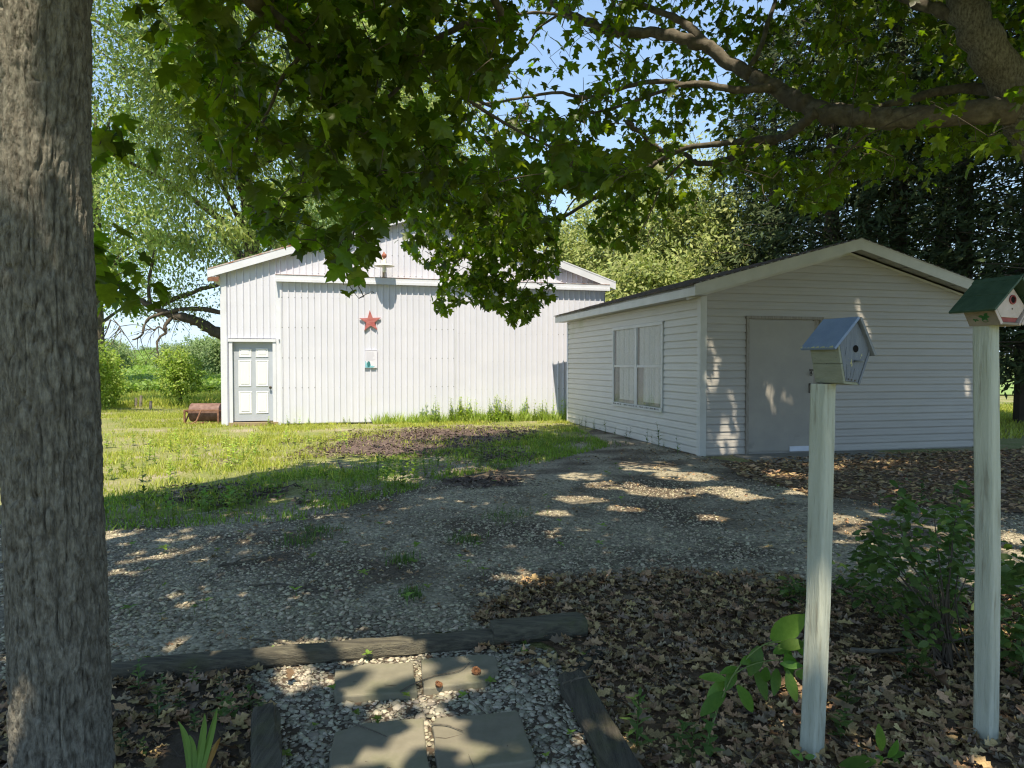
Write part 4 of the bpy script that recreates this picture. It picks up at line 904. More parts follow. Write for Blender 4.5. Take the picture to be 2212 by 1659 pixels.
def limb(tree, base, pts, r0, r1, m=limb_bark, n=10, name='limb', seg=6):
    S_ = spline(pts, seg); k = len(S_)
    jit = RNG.normal(0, r1 * .25, S_.shape); jit[0] = 0; S_ = S_ + jit
    rd = np.linspace(r0, r1, k) * (1 + RNG.normal(0, .05, k))
    o = MB().tube([p - base for p in S_], rd, n).build(name, m, tree, smooth=True); wood.append(S_); return o
A3 = lambda L: [at(x, y, Y) for x, y, Y in L]
limb(near, TB, [TB + [0, 0, 4.2], TB + [.05, .1, 5.5], TB + [.2, .2, 7.2], TB + [.1, .4, 9.5]], .14, .06)
limb(near, TB, [TB + [-.02, 0, 3.1], TB + [.12, .35, 3.3]] + A3([(533, -15, 3.3), (583, 33, 3.5), (633, 67, 3.65), (677, 103, 3.8), (737, 130, 3.95), (820, 140, 4.2), (900, 165, 4.4), (970, 187, 4.6), (1060, 230, 4.9)]), .055, .010)
limb(near, TB, A3([(667, 103, 3.78), (610, 167, 3.9), (590, 217, 3.95), (560, 283, 4.0), (545, 360, 4.05)]), .014, .005, n=7)
limb(near, TB, A3([(820, 140, 4.2), (800, 240, 4.2), (792, 360, 4.25), (770, 480, 4.3), (745, 570, 4.3)]), .015, .004, n=7)
limb(near, TB, A3([(970, 187, 4.6), (1080, 260, 4.85), (1200, 320, 5.1), (1320, 350, 5.3)]), .014, .005, n=7)
limb(near, TB, [TB + [.1, .1, 4.6]] + A3([(1057, -20, 4.1), (1004, 50, 4.2), (924, 97, 4.3), (850, 200, 4.4), (690, 300, 4.5), (640, 420, 4.5)]), .028, .005, n=7)
limb(near, TB, [TB + [-.05, .1, 2.9]] + A3([(150, 420, 3.1), (185, 540, 3.15), (235, 590, 3.2), (270, 630, 3.2)]), .014, .003, n=6)
for dx_, dy_ in ((1.8, 1.0), (-2.2, .6), (.5, -2.4), (-1.6, -1.9), (2.2, -1.0), (.3, 2.6)):
    limb(near, TB, [TB + [.1, .15, 5.2 + RNG.uniform(0, 2)], TB + [dx_ * .5, dy_ * .5, 6.4 + RNG.uniform(0, 1)], TB + [dx_, dy_, 7.2 + RNG.uniform(0, 1.2)], TB + [dx_ * 1.6, dy_ * 1.6, 7.6]], .06, .015)
wood_near = np.concatenate(wood)
N1 = [(385, 160), (378, 130), (420, 60), (450, -80), (1010, -80), (1120, 20), (1130, 110), (1060, 190), (1010, 230), (1030, 280), (1130, 290), (1240, 300), (1330, 335), (1420, 330), (1400, 390), (1300, 420), (1220, 420), (1130, 440), (1050, 440),
      (960, 425), (880, 440), (850, 480), (812, 505), (806, 560), (798, 610), (775, 605), (755, 640), (720, 605), (700, 530), (640, 545), (560, 515), (530, 470), (520, 420), (470, 345), (425, 290), (450, 240), (400, 200)]
HOLES = [(600, 95, 30, 30), (600, 215, 24, 40), (585, 365, 30, 22), (670, 440, 26, 24), (520, 60, 20, 26), (760, 350, 16, 30), (905, 330, 18, 16), (880, 210, 22, 20), (1050, 330, 26, 14), (700, 250, 16, 22), (950, 60, 26, 20), (800, 60, 18, 18), (1120, 380, 22, 10), (820, 420, 12, 30), (740, 470, 14, 16), (640, 330, 14, 20), (760, 530, 16, 22), (715, 480, 14, 20), (660, 490, 16, 16), (600, 470, 14, 14), (780, 590, 10, 14), (560, 300, 14, 18), (990, 330, 18, 14)]
def mask_near(px, py):
    ok = inpoly(px, py, N1)
    for x, y, a, b_ in HOLES: ok &= ((px - x) / a) ** 2 + ((py - y) / b_) ** 2 > 1
    return ok
def centers(poly, n, Y0, Y1, maskf=None):
    q_ = sample_poly(poly, n * 3)
    if maskf is not None: q_ = q_[maskf(q_[:, 0], q_[:, 1])]
    q_ = q_[:n]; Ys = RNG.uniform(Y0, Y1, len(q_)); return np.array([at(x, y, Y) for (x, y), Y in zip(q_, Ys)])
Cn = centers(N1, 600, 3.3, 5.2, mask_near)
Ce = np.concatenate([centers([(188, 520), (215, 535), (255, 570), (292, 625), (285, 660), (230, 655), (195, 600)], 8, 3.0, 3.3), centers([(190, 235), (225, 245), (262, 262), (255, 300), (215, 330), (190, 325)], 4, 3.0, 3.2),
                     centers([(290, -20), (420, -20), (390, 60), (330, 80), (300, 40)], 3, 3.4, 3.7), centers([(735, 560), (800, 570), (830, 640), (760, 650)], 6, 4.1, 4.4), centers([(520, 430), (640, 470), (640, 545), (560, 520)], 8, 4.2, 4.8)])
P, Rm, S = sprays(np.concatenate([Cn, Ce]), 5, .107, .08)
px, py, f_ = proj(P + Rm[:, :, 1] * S[:, None] * .55)
ok = (mask_near(px, py) | (px < 440)) & sun_ok(P, .8)
P, Rm, S = P[ok], Rm[ok], S[ok]
twig_mesh('twigs', grow(wood_near, np.concatenate([Cn, Ce])), .0032, twig_m, near)
mk = split_largest(P, S, 300)
LM = leaf_maple(); S3 = np.stack([S * RNG.uniform(.85, 1.1, len(S)), S, S * RNG.uniform(.4, 1.6, len(S))], 1)
pieces('leaf', [LM], P[mk], Rm[mk], S3[mk], maple_m, near)
scatter('crown', LM, P[~mk] - TB, Rm[~mk], S3[~mk], maple_m, near)
# hidden upper crown over the camera: keeps the yard in shade
def out_of_view(P, pad=70):
    px, py, f_ = proj(P); return ~((px > -pad) & (px < 2212 + pad) & (py > -pad) & (py < 1659) & (f_ > .2))
LEAF_S = (np.array([(0, 0, 0), (.44, .08, -.05), (.52, .5, -.12), (0, 1, -.22), (-.52, .5, -.12), (-.44, .08, -.05)]), np.array([(0, 1, 2), (0, 2, 3), (0, 3, 4), (0, 4, 5)]))
def upper(center, radii, ncl, per, size, tree, base, m, spread=.35):
    u_ = unit(ncl); r_ = RNG.uniform(.25, 1, ncl) ** (1 / 2.2); C = np.array(center) + u_ * r_[:, None] * np.array(radii)
    C = C[C[:, 2] > 2.6]
    P, Rm, S = sprays(C, per, size, spread, .35); ok = out_of_view(P) & sun_ok(P + Rm[:, :, 1] * S[:, None] * .5, .985); P, Rm, S = P[ok], Rm[ok], S[ok]
    scatter('crown', LEAF_S, P - base, Rm, S, m, tree)
upper((-1.3, 2.2, 7.0), (5.0, 4.8, 4.0), 800, 24, .20, near, TB, maple_hi)
# --- the spreading maple on the other side
MBs = np.array([5.9, 6.5, 0.0]); mid = empty('maple_tree', 'spreading maple reaching a heavy horizontal limb over the shed roof', 'tree', tuple(MBs)); wood = []
limb(mid, MBs, [MBs + [.15, .1, -.2], MBs + [.05, 0, 1.0], at(2345, 520, 6.5), at(2262, 325, 6.5), at(2190, 200, 6.5), at(2126, 100, 6.5), at(2085, 0, 6.5), at(2050, -120, 6.6), at(2030, -300, 6.8), at(2060, -560, 7.0), at(2060, -900, 7.2)], .25, .07, bark_m, 18, 'trunk')
limb(mid, MBs, A3([(2215, 250, 6.5), (2141, 238, 6.5), (2050, 245, 6.6), (1960, 256, 6.75), (1870, 254, 6.9), (1790, 245, 7.1), (1730, 222, 7.3), (1691, 200, 7.5), (1640, 172, 7.6), (1608, 155, 7.7), (1541, 110, 7.9), (1474, 83, 8.0), (1404, 70, 8.2), (1320, 68, 8.3), (1270, 48, 8.4), (1220, 24, 8.5), (1150, -30, 8.7)]), .118, .042, limb_bark, 14)
limb(mid, MBs, A3([(1530, 104, 7.9), (1500, 70, 8.0), (1474, 47, 8.1), (1400, 15, 8.3), (1330, -15, 8.5), (1200, -90, 8.8)]), .06, .02)
limb(mid, MBs, A3([(1664, 190, 7.5), (1610, 194, 7.5), (1574, 192, 7.5), (1508, 180, 7.6), (1474, 184, 7.7), (1437, 175, 7.7), (1370, 183, 7.8), (1270, 210, 8.0), (1204, 200, 8.1), (1120, 213, 8.3), (1020, 229, 8.5)]), .045, .012)
limb(mid, MBs, A3([(1500, 181, 7.6), (1454, 189, 7.7), (1337, 230, 8.0), (1264, 250, 8.2), (1180, 300, 8.3)]), .024, .008)
limb(mid, MBs, A3([(1765, 240, 7.1), (1720, 278, 7.4), (1670, 305, 7.8), (1608, 324, 8.1), (1558, 350, 8.3), (1505, 352, 8.5), (1480, 335, 8.6)]), .055, .028)
limb(mid, MBs, A3([(1690, 298, 7.7), (1608, 305, 7.9), (1540, 312, 8.1), (1474, 322, 8.3), (1404, 360, 8.6), (1337, 392, 8.9), (1270, 437, 9.2), (1204, 477, 9.5), (1140, 500, 9.7), (1080, 505, 9.9), (1030, 540, 10.1)]), .04, .012)
limb(mid, MBs, A3([(1290, 425, 9.1), (1240, 432, 9.2), (1190, 520, 9.6), (1150, 590, 9.8), (1110, 660, 9.9)]), .014, .004, n=7)
limb(mid, MBs, A3([(1354, 262, 8.0), (1385, 290, 8.1), (1420, 320, 8.2), (1450, 332, 8.3)]), .03, .03)
limb(mid, MBs, A3([(2180, 200, 6.5), (2080, 190, 6.9), (1960, 215, 7.2), (1880, 232, 7.4), (1780, 225, 7.6)]), .06, .022)
limb(mid, MBs, A3([(2085, 40, 6.5), (2010, 15, 6.7), (1900, -30, 7.2), (1700, -160, 8.0)]), .07, .03)
limb(mid, MBs, A3([(1610, 160, 7.7), (1640, 110, 7.8), (1655, 60, 7.9), (1675, 0, 8.0), (1690, -60, 8.1)]), .03, .02)
limb(mid, MBs, A3([(1360, 78, 8.2), (1197, 30, 8.4), (1120, 30, 8.5), (1070, 20, 8.6), (900, 0, 8.8)]), .022, .01)
limb(mid, MBs, A3([(1210, 30, 8.4), (1164, 60, 8.5), (1140, 97, 8.6), (1104, 133, 8.7), (1080, 180, 8.8)]), .016, .004, n=7)
limb(mid, MBs, A3([(1480, 345, 8.5), (1430, 400, 8.6), (1400, 470, 8.7), (1370, 520, 8.8)]), .015, .004, n=7)
for dx_, dy_ in ((3, 1), (2.5, -2.5), (-1.5, 4), (-3, -1.5), (1.5, 4), (4, 3.2), (-3.6, 2.4)):
    h0 = RNG.uniform(6.5, 9)
    limb(mid, MBs, [np.array([5.0, 6.8, h0]), np.array([5.2 + dx_ * .5, 7 + dy_ * .5, h0 + 1.6]), np.array([5.4 + dx_, 7.2 + dy_, h0 + 2.6]), np.array([5.6 + dx_ * 1.5, 7.4 + dy_ * 1.5, h0 + 3])], .09, .02)
wood_mid = np.concatenate(wood)
M1 = [(1000, -90), (2330, -90), (2330, 330), (2150, 300), (2080, 330), (1990, 380), (1900, 400), (1820, 430), (1760, 470), (1660, 440), (1590, 410), (1500, 390), (1440, 385), (1330, 385), (1240, 400), (1170, 450), (1100, 480), (1000, 440), (880, 440), (850, 470), (840, 300), (1000, 250)]
C1 = [(850, 520), (880, 480), (1000, 440), (1130, 440), (1200, 480), (1218, 560), (1200, 640), (1150, 690), (1110, 712), (1075, 675), (1000, 655), (950, 690), (932, 650), (960, 600), (900, 565)]
C2 = [(1260, 510), (1300, 400), (1420, 380), (1530, 420), (1520, 470), (1440, 500), (1420, 550), (1340, 545), (1290, 530)]
GAPS = [(1100, 90, 90, 75, .8), (1220, 150, 85, 70, .85), (1130, 185, 70, 45, .85), (1300, 120, 40, 50, .7), (1400, 110, 40, 30, .75), (1675, 105, 20, 34, .95), (1500, 20, 60, 24, .85), (1090, 235, 40, 16, .9), (1380, 40, 40, 16, .7), (1870, 40, 34, 22, .7), (1240, 420, 50, 20, .8),
        (1600, 30, 30, 18, .6), (1190, 440, 34, 34, .9), (1220, 530, 16, 40, .9), (1450, 140, 40, 22, .6), (1600, 410, 90, 30, .6), (1180, 60, 60, 40, .7)]
def mask_mid(px, py):
    ok = inpoly(px, py, M1) | inpoly(px, py, C1) | inpoly(px, py, C2) | inpoly(px, py, [(860, 390), (1190, 370), (1220, 480), (1120, 540), (930, 530), (870, 470)]); r_ = RNG.random(len(px))
    for x, y, a, b_, p_ in GAPS: ok &= ~((((px - x) / a) ** 2 + ((py - y) / b_) ** 2 < 1) & (r_ < p_ * .72))
    ok &= ~((vnoise(px / 42, py / 34, 77) > .70) & (RNG.random(len(px)) < .85))
    return ok
Cm = np.concatenate([centers(M1, 1600, 6.4, 10.5, mask_mid), centers(C1, 330, 8.8, 10.4), centers(C2, 75, 8.2, 9.4), centers([(870, 400), (1180, 380), (1210, 470), (1120, 520), (940, 510), (880, 460)], 130, 6.8, 9.0), centers([(2000, 230), (2080, 205), (2230, 190), (2230, 310), (2100, 290), (2010, 280)], 16, 4.6, 5.2)])
cx_, cy_, _ = proj(Cm); Cm = Cm[~((cx_ > 1380) & (cx_ < 1790) & (cy_ < 275) & (Cm[:, 1] < 8.3)) & ~((cx_ > 1740) & (cx_ < 2180) & (cy_ > 195) & (cy_ < 300) & (Cm[:, 1] < 7.3) & (RNG.random(len(Cm)) < .8)) & ~((cx_ > 1960) & (cy_ < 260) & (Cm[:, 1] > 5.4) & (Cm[:, 1] < 7.0))]
P, Rm, S = sprays(Cm, 8, .118, .15)
px, py, f_ = proj(P + Rm[:, :, 1] * S[:, None] * .55); wall_ = B0[1] + (P[:, 0] - B0[0]) * math.tan(A_B)
ok = (mask_mid(px, py) | (px > 1990)) & (sun_ok(P, .75) | inpoly(px, py, C1)); P, Rm, S = P[ok], Rm[ok], S[ok]
twig_mesh('twigs', grow(wood_mid, Cm), .0045, twig_m, mid)
mk = split_largest(P, S, 300); S3 = np.stack([S * RNG.uniform(.85, 1.1, len(S)), S, S * RNG.uniform(.4, 1.6, len(S))], 1)
pieces('leaf', [LM], P[mk], Rm[mk], S3[mk], maple_m, mid)
scatter('crown', leaf_maple(False), P[~mk] - MBs, Rm[~mk], S3[~mk], maple_m, mid)
upper((6.0, 7.2, 9.5), (7.6, 5.8, 6.4), 1400, 24, .21, mid, MBs, maple_hi, .4)
upper((9.5, 11.5, 13.5), (6.5, 5.0, 4.5), 800, 24, .22, mid, MBs, maple_hi, .45)  # unseen extra crown, added to shade the conifers behind the shed
upper((6.2, 8.3, 10.2), (3.4, 1.8, 2.2), 420, 24, .20, mid, MBs, maple_hi, .4)  # unseen leaf mass, added to keep sun off the shed front
# --- trees beyond the buildings
def field_sun(P):
    gx = P[:, 0]; gy = P[:, 1] + P[:, 2] / 2; r_ = RNG.random(len(P))
    bad = (gx > -14.8) & (gx < -11.4) & (gy > 23.6) & (gy < 27.6) & (P[:, 1] < gy - 1.4)
    bad |= (gy > 29.5) & (gy < 70) & (gx < -8) & (r_ < .86)
    return ~bad
def decid(name, label, base, hgt, rad, z0, ncl, per, size, m, clump=.7, trunk_r=.2, nl=14, group=None, tmpl=None, lean=(0, 0), flat=.7, seed=1, shell=2.4, keep=None):
    base = np.array(base, float); t = empty(name, label, 'tree' if hgt > 1.7 else 'shrub', tuple(base), group=group)
    ctr = np.array([lean[0], lean[1], (hgt + z0) / 2]); rz_ = (hgt - z0) / 2
    u_ = unit(ncl); r_ = RNG.random(ncl) ** (1 / shell); C = ctr + u_ * r_[:, None] * np.array([rad, rad, rz_]) * (1 + RNG.normal(0, .10, (ncl, 1)))
    C[:, 2] = np.maximum(C[:, 2], z0 * .8 + .1)
    pts = [np.array([0, 0, -.3]), np.array([lean[0] * .3, lean[1] * .3, hgt * .35]), np.array([lean[0] * .8, lean[1] * .8, hgt * .7]), np.array([lean[0], lean[1], hgt * .93])]
    S_ = spline(pts, 5); MB().tube(S_, np.linspace(trunk_r, trunk_r * .15, len(S_)), 8).build('trunk', far_bark, t, smooth=True)
    b = MB()
    for k in range(nl):
        c = C[k]; i = int(np.clip((c[2] * .75) / hgt, .12, .85) * (len(S_) - 1)); a = S_[i]; md = (a + c) / 2 + np.array([0, 0, .06 * np.linalg.norm(c - a)])
        L_ = spline([a, md, c], 4); b.tube(L_, np.linspace(trunk_r * .35, trunk_r * .06, len(L_)), 5, cap=False)
    b.build('branches', far_bark, t)['kind'] = 'stuff'
    N = ncl * per; cs = np.repeat(clump * RNG.uniform(.5, 1.4, ncl), per)
    P = np.repeat(C, per, 0) + RNG.normal(0, 1, (N, 3)) * cs[:, None] * np.array([.5, .5, .5 * flat])
    P[:, 2] = np.maximum(P[:, 2], .05); kp = keep(P + base) if keep else np.ones(N, bool)
    hd = np.repeat(u_, per, 0) * .6 + RNG.normal(0, .7, (N, 3)) + np.array([0, 0, -.35]); nm = RNG.normal(0, .38, (N, 3)) + np.array([0, -.65, .75])
    scatter('crown', tmpl or leaf_quad(), P[kp], frames(hd, nm)[kp], (size * RNG.uniform(.6, 1.3, N))[kp], m, t); return t
def G(x, Y): p = at(x, 788, Y); return (p[0], Y, float(terrain(0, Y)))
big = decid('walnut_tree', 'tall airy sunlit tree with dark low limbs behind the barn corner', G(560, 28), 17.8, 8.2, 4.6, 430, 520, .185, locust_m, 1.75, .42, 30, tmpl=leaf_quad(.2), shell=1.8, lean=(0, -2.5), keep=field_sun, flat=.5)
BB = np.array(G(575, 28)); wood = []
for pts, r0, r1 in (([(600, 745, 27.6), (530, 735, 27), (477, 714, 26.5), (446, 696, 26.3), (411, 685, 26), (391, 681, 26), (362, 671, 25.9), (334, 658, 25.8), (309, 643, 25.8), (290, 640, 25.8)], .26, .06),
                    ([(340, 665, 25.9), (383, 649, 25.9), (442, 628, 26.2), (500, 610, 26.5)], .10, .07), ([(540, 690, 26.8), (477, 671, 26.4), (422, 667, 26), (371, 676, 25.8), (334, 692, 25.6), (322, 724, 25.5), (303, 734, 25.5)], .10, .03),
                    ([(391, 681, 26), (373, 704, 25.8), (375, 718, 25.8), (360, 730, 25.7), (356, 755, 25.6), (365, 785, 25.6)], .08, .018), ([(341, 659, 25.9), (338, 640, 25.9), (340, 600, 26), (350, 540, 26)], .08, .05),
                    ([(375, 718, 25.8), (360, 706, 25.8), (348, 712, 25.7), (330, 700, 25.7)], .04, .015), ([(256, 690, 25.5), (245, 720, 25.4), (232, 745, 25.4)], .03, .01), ([(262, 690, 25.5), (275, 705, 25.4), (285, 725, 25.4)], .02, .01)):
    limb(big, BB, A3(pts), r0, r1, far_bark, 8)
tw = MB()
for k in range(70):
    w_ = wood[RNG.integers(0, len(wood))]; a = w_[RNG.integers(len(w_) // 3, len(w_))]; L = RNG.uniform(.4, 1.3); d_ = np.array([RNG.normal(-.3, .6), RNG.normal(0, .5), RNG.normal(-.5, .5)]); d_ /= np.linalg.norm(d_)
    S_ = spline([a - BB, a - BB + d_ * L * .5 + RNG.normal(0, .08, 3), a - BB + d_ * L + np.array([0, 0, -.15])], 4); tw.tube(S_, np.linspace(.016, .006, len(S_)), 4, cap=False)
tw.build('twigs', far_bark, big)['kind'] = 'stuff'
# leaf sprays on the low limbs
lc = np.concatenate(wood); lc = lc[RNG.integers(0, len(lc), 70)] + RNG.normal(0, .5, (70, 3)) + np.array([0, 0, .45]); pxl, pyl, _ = proj(lc); lc = lc[(pyl < 690)]
N = len(lc) * 60; Pl = np.repeat(lc, 60, 0) + RNG.normal(0, .28, (N, 3)) - BB; Pl = Pl[field_sun(Pl + BB)]; N = len(Pl)
scatter('low_foliage', leaf_quad(.2), Pl, frames(RNG.normal(0, .7, (N, 3)) + [0, 0, -.5], RNG.normal(0, .6, (N, 3)) + [0, -.2, .9]), .15 * RNG.uniform(.6, 1.3, N), locust_m, big)
T2 = dict(m=far_leaf, clump=1.5, trunk_r=.25)
decid('tall_tree', 'pale sunlit tree seen over the roof ridge of the barn', G(760, 46), 14.2, 5.0, 3.0, 150, 90, .26, **T2)
decid('tall_tree', 'feathery pale tree over the right roof slope of the barn', G(985, 48), 16.5, 5.0, 4.0, 130, 80, .26, **T2)
decid('tall_tree', 'pale tree between the airy walnut and the barn roof', G(665, 44), 15, 4.6, 3.0, 150, 90, .25, **T2)
decid('tall_tree', 'light green tree behind the trunk of the near maple', G(215, 38), 17, 5.5, 4.0, 190, 110, .22, locust_m, 1.2, .3)
decid('young_tree', 'young yellow green tree standing alone at the field edge', G(388, 25), 2.1, .76, .2, 120, 42, .10, young_m, .24, .045, 26, shell=2.0)
decid('bush', 'bright bush at the lawn edge beside the near trunk', G(205, 23), 2.3, .72, .1, 130, 46, .10, young_m, .30, .04, 14, flat=1)
decid('bush', 'shorter bright bush between trunk and weedy posts', G(232, 24.5), 1.25, .42, .1, 60, 40, .10, young_m, .25, .03, 8, flat=1)
for k, (x, Y, h_, r_, lab) in enumerate(((225, 62, 4.6, 3.0, 'grey green field hedge tree beside the near trunk'), (254, 64, 3.8, 1.6, 'rounded hedge tree at the end of the left hedge by the corn'), (358, 66, 3.2, 1.3, 'low greyish hedge shrub by the gap to the corn field'), (375, 64, 3.8, 2.0, 'grey green hedge tree behind the young tree'),
                                         (415, 62, 4.4, 2.2, 'hedge tree with a mixed grey crown behind the young tree'), (448, 56, 4.6, 1.9, 'dense hedge tree closest to the barn wall'), (478, 50, 4.2, 1.5, 'hedge tree half hidden by the barn corner'))):
    decid('hedge_tree', lab, G(x, Y), h_ * .68, r_ * .72, .2, 110, 60, .17, far_leaf, .5, .1, 8, 'hedge trees at the field', flat=1)
for x in (313, 327): decid('far_tree', ('tiny distant tree on the corn skyline, left of two', 'tiny distant tree on the corn skyline, right of two')[x > 320], G(x, 300), 4.6, 2.6, 1.0, 40, 30, .5, far_leaf, 1.0, .15, 5)
def cedar(label, base, hgt, rad, nbr, per, size, m, name='cedar_tree', z0=.3, top=.0, group=None):
    """conifer: whorled, drooping branches carrying flat sprays"""
    base = np.array(base, float); t = empty(name, label, 'tree', tuple(base), group=group)
    S_ = [np.array([0, 0, -.3]), np.array([.05, 0, hgt * .5]), np.array([0, .05, hgt])]; MB().tube(S_, [rad * .09, rad * .06, .02], 8).build('trunk', far_bark, t)
    z = z0 + (hgt - z0) * RNG.random(nbr) ** .85; a = RNG.uniform(0, 6.2832, nbr); k = 1 - (z - z0) / (hgt - z0)
    L = rad * (k ** .55 * .95 + .07) * RNG.uniform(.55, 1.12, nbr)
    tt = RNG.random((nbr, per)) ** .6; r_ = L[:, None] * tt
    dr = np.stack([np.cos(a), np.sin(a)], 1)
    side = RNG.normal(0, .16, (nbr, per)) * (L[:, None] * .9) * (1.1 - tt * .6)
    X = dr[:, None, 0] * r_ - dr[:, None, 1] * side; Y_ = dr[:, None, 1] * r_ + dr[:, None, 0] * side
    Zp = z[:, None] + .35 * r_ * (1 - .55 * tt) - .18 * r_ * tt + RNG.normal(0, .10, (nbr, per))
    P = np.stack([X, Y_, np.maximum(Zp, .1)], 2).reshape(-1, 3); N = len(P)
    hd = np.repeat(np.stack([dr[:, 0], dr[:, 1], np.full(nbr, -.2)], 1), per, 0) + RNG.normal(0, .55, (N, 3)); nm = RNG.normal(0, .38, (N, 3)) + np.array([0, -.65, .75])
    b = MB()
    for i in range(0, nbr, 4):
        e = np.array([dr[i, 0] * L[i], dr[i, 1] * L[i], z[i] + .2 * L[i]]); b.tube([(0, 0, z[i]), tuple(e * [.5, .5, 1] + [0, 0, .0]), tuple(e)], [.03, .02, .008], 4, cap=False)
    b.build('branches', far_bark, t)['kind'] = 'stuff'
    scatter('crown', leaf_quad(.13), P, frames(hd, nm), size * RNG.uniform(.5, 1.4, N), m, t); return t
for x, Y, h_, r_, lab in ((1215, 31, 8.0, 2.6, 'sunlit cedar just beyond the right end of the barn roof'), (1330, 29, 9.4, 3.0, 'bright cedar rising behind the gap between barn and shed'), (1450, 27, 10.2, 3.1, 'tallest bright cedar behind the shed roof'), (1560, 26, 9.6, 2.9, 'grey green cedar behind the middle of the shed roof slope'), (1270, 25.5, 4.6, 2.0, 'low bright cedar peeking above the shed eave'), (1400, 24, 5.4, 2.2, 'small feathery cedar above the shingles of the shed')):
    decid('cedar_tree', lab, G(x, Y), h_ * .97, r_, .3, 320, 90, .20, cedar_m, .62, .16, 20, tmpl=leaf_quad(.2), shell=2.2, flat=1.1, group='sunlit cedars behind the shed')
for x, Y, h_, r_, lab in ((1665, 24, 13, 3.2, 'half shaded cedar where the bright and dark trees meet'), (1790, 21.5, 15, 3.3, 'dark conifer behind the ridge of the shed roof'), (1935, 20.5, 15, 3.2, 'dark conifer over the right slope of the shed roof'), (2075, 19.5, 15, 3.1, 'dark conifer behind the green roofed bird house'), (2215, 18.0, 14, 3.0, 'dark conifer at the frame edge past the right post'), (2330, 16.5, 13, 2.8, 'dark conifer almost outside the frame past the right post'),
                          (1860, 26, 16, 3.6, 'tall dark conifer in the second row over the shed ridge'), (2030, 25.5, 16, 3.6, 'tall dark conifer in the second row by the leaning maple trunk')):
    cedar(lab, G(x, Y), h_, r_, 420, 40, .26, cedar_shaded, 'conifer_tree', .9, group='dark conifers behind the shed')
# ------------------------------------------------------------------ gravel, leaves, grass, weeds
def stones(parent, poly, n, s0, s1, m, nobj, keep=None, ymax=99, z=.0, near_pow=0):
    q_ = sample_poly(poly, n); q_ = q_[view_clip(q_)]
    if near_pow: q_ = q_[RNG.random(len(q_)) < np.clip((2.9 / np.maximum(q_[:, 1], .5)) ** near_pow, 0, 1)]
    q_ = q_[q_[:, 1] < ymax]
    if keep is not None: q_ = q_[keep(q_)]
    N = len(q_); S = np.exp(RNG.normal(0, .32, N)) * (s0 + s1) / 2; S = np.clip(S, s0 * .5, s1 * 1.5)
    P = np.concatenate([q_, (z + S * RNG.uniform(.1, .4, N))[:, None]], 1); Rm = flat_frames(N, .35); S3 = np.stack([S * RNG.uniform(.75, 1.25, N), S * RNG.uniform(.75, 1.25, N), S * RNG.uniform(.6, .95, N)], 1)
    mk = split_largest(P, S, nobj)
    pieces('stone', [stone_t(k) for k in range(6)], P[mk], Rm[mk], S3[mk], m, parent)
    g = np.where(~mk)[0]
    nr = q_[g, 1] < 4.6
    for k in range(2):
        i = g[nr][k::2]; scatter('gravel', stone_t(10 + k), P[i], Rm[i], S3[i], m, parent)
    i = g[~nr]
    if len(i): scatter('gravel', OCTA, P[i], Rm[i], S3[i], m, parent)
PAV = [o for o in bpy.data.objects if o.name.startswith('stepping_stone')]
def off_pavers(q_):
    k = np.ones(len(q_), bool)
    for o in PAV:
        pv = [(v.co.x + o.location.x, v.co.y + o.location.y) for v in o.data.vertices]; n = len(pv) // 2; k &= ~inpoly(q_[:, 0], q_[:, 1], pv[n:])
    return k
stones(path, path_poly, 12500, .006, .015, stone_m, 300, off_pavers)
dirt = lambda q_: vnoise(q_[:, 0] * 1.3 + 7, q_[:, 1] * 1.1, 21) * .65 + vnoise(q_[:, 0] * 4, q_[:, 1] * 3.2, 22) * .35
stones(gravel_lot, lot_poly, 190000, .008, .014, lot_stone, 300, lambda q_: RNG.random(len(q_)) > np.clip((dirt(q_) - .50) * 6, .12, .88), 9.0, .004, 1.3)
# dead leaves
LQ = (np.array([(0, 0, .1), (.3, .45, -.05), (.05, 1, .2), (-.32, .55, .08)]), np.array([(0, 1, 2), (0, 2, 3)]))
def dead(parent, poly, n, s0, s1, nobj, zmax, m=dead_m, keep=None):
    q_ = sample_poly(poly, n); q_ = q_[view_clip(q_)]
    if keep is not None: q_ = q_[keep(q_)]
    N = len(q_); S = RNG.uniform(s0, s1, N) * np.exp(RNG.normal(0, .15, N)); P = np.concatenate([q_, (.012 + RNG.random(N) ** 1.5 * zmax)[:, None]], 1)
    Rm = flat_frames(N, .38); S3 = np.stack([S * RNG.uniform(.55, 1.0, N), S, S * RNG.uniform(.3, 1.1, N)], 1)
    mk = split_largest(P + [0, 0, 0], S, nobj, (.3 + P[:, 2] / (zmax + .012)) ** 1.2) if nobj else np.zeros(N, bool)
    if nobj: pieces('dead_leaf', [leaf_dead(k) for k in range(7)], P[mk], Rm[mk], S3[mk], m, parent)
    g = np.where(~mk)[0]
    for k in range(3): i = g[k::3]; scatter('leaf_litter', leaf_dead(20 + k) if q_[:, 1].min() < 4 else LQ, P[i], Rm[i], S3[i], m if k or m is not dead_m else dead_tan, parent)
dead(leaf_bed, bed_poly, 11500, .025, .085, 300, .042)
dead(planting_bed, lbed_poly, 2600, .025, .09, 60, .02, keep=lambda q_: vnoise(q_[:, 0] * 4, q_[:, 1] * 4, 5) > .33)
dead(side_bed, side_poly, 9000, .05, .10, 0, .03, keep=lambda q_: q_[:, 1] < 13.2)
edge_l = G2([(1040, 1300), (1180, 1250), (1420, 1232), (1720, 1245), (1720, 1270), (1180, 1270), (1080, 1390), (1190, 1420), (1220, 1470), (1180, 1480), (1050, 1410)])
dead(leaf_bed, edge_l, 420, .05, .09, 0, .02)
dead(gravel_lot, lot_poly, 6500, .02, .06, 0, .006, keep=lambda q_: RNG.random(len(q_)) < np.clip((dirt(q_) - .44) * 5, .05, 1))
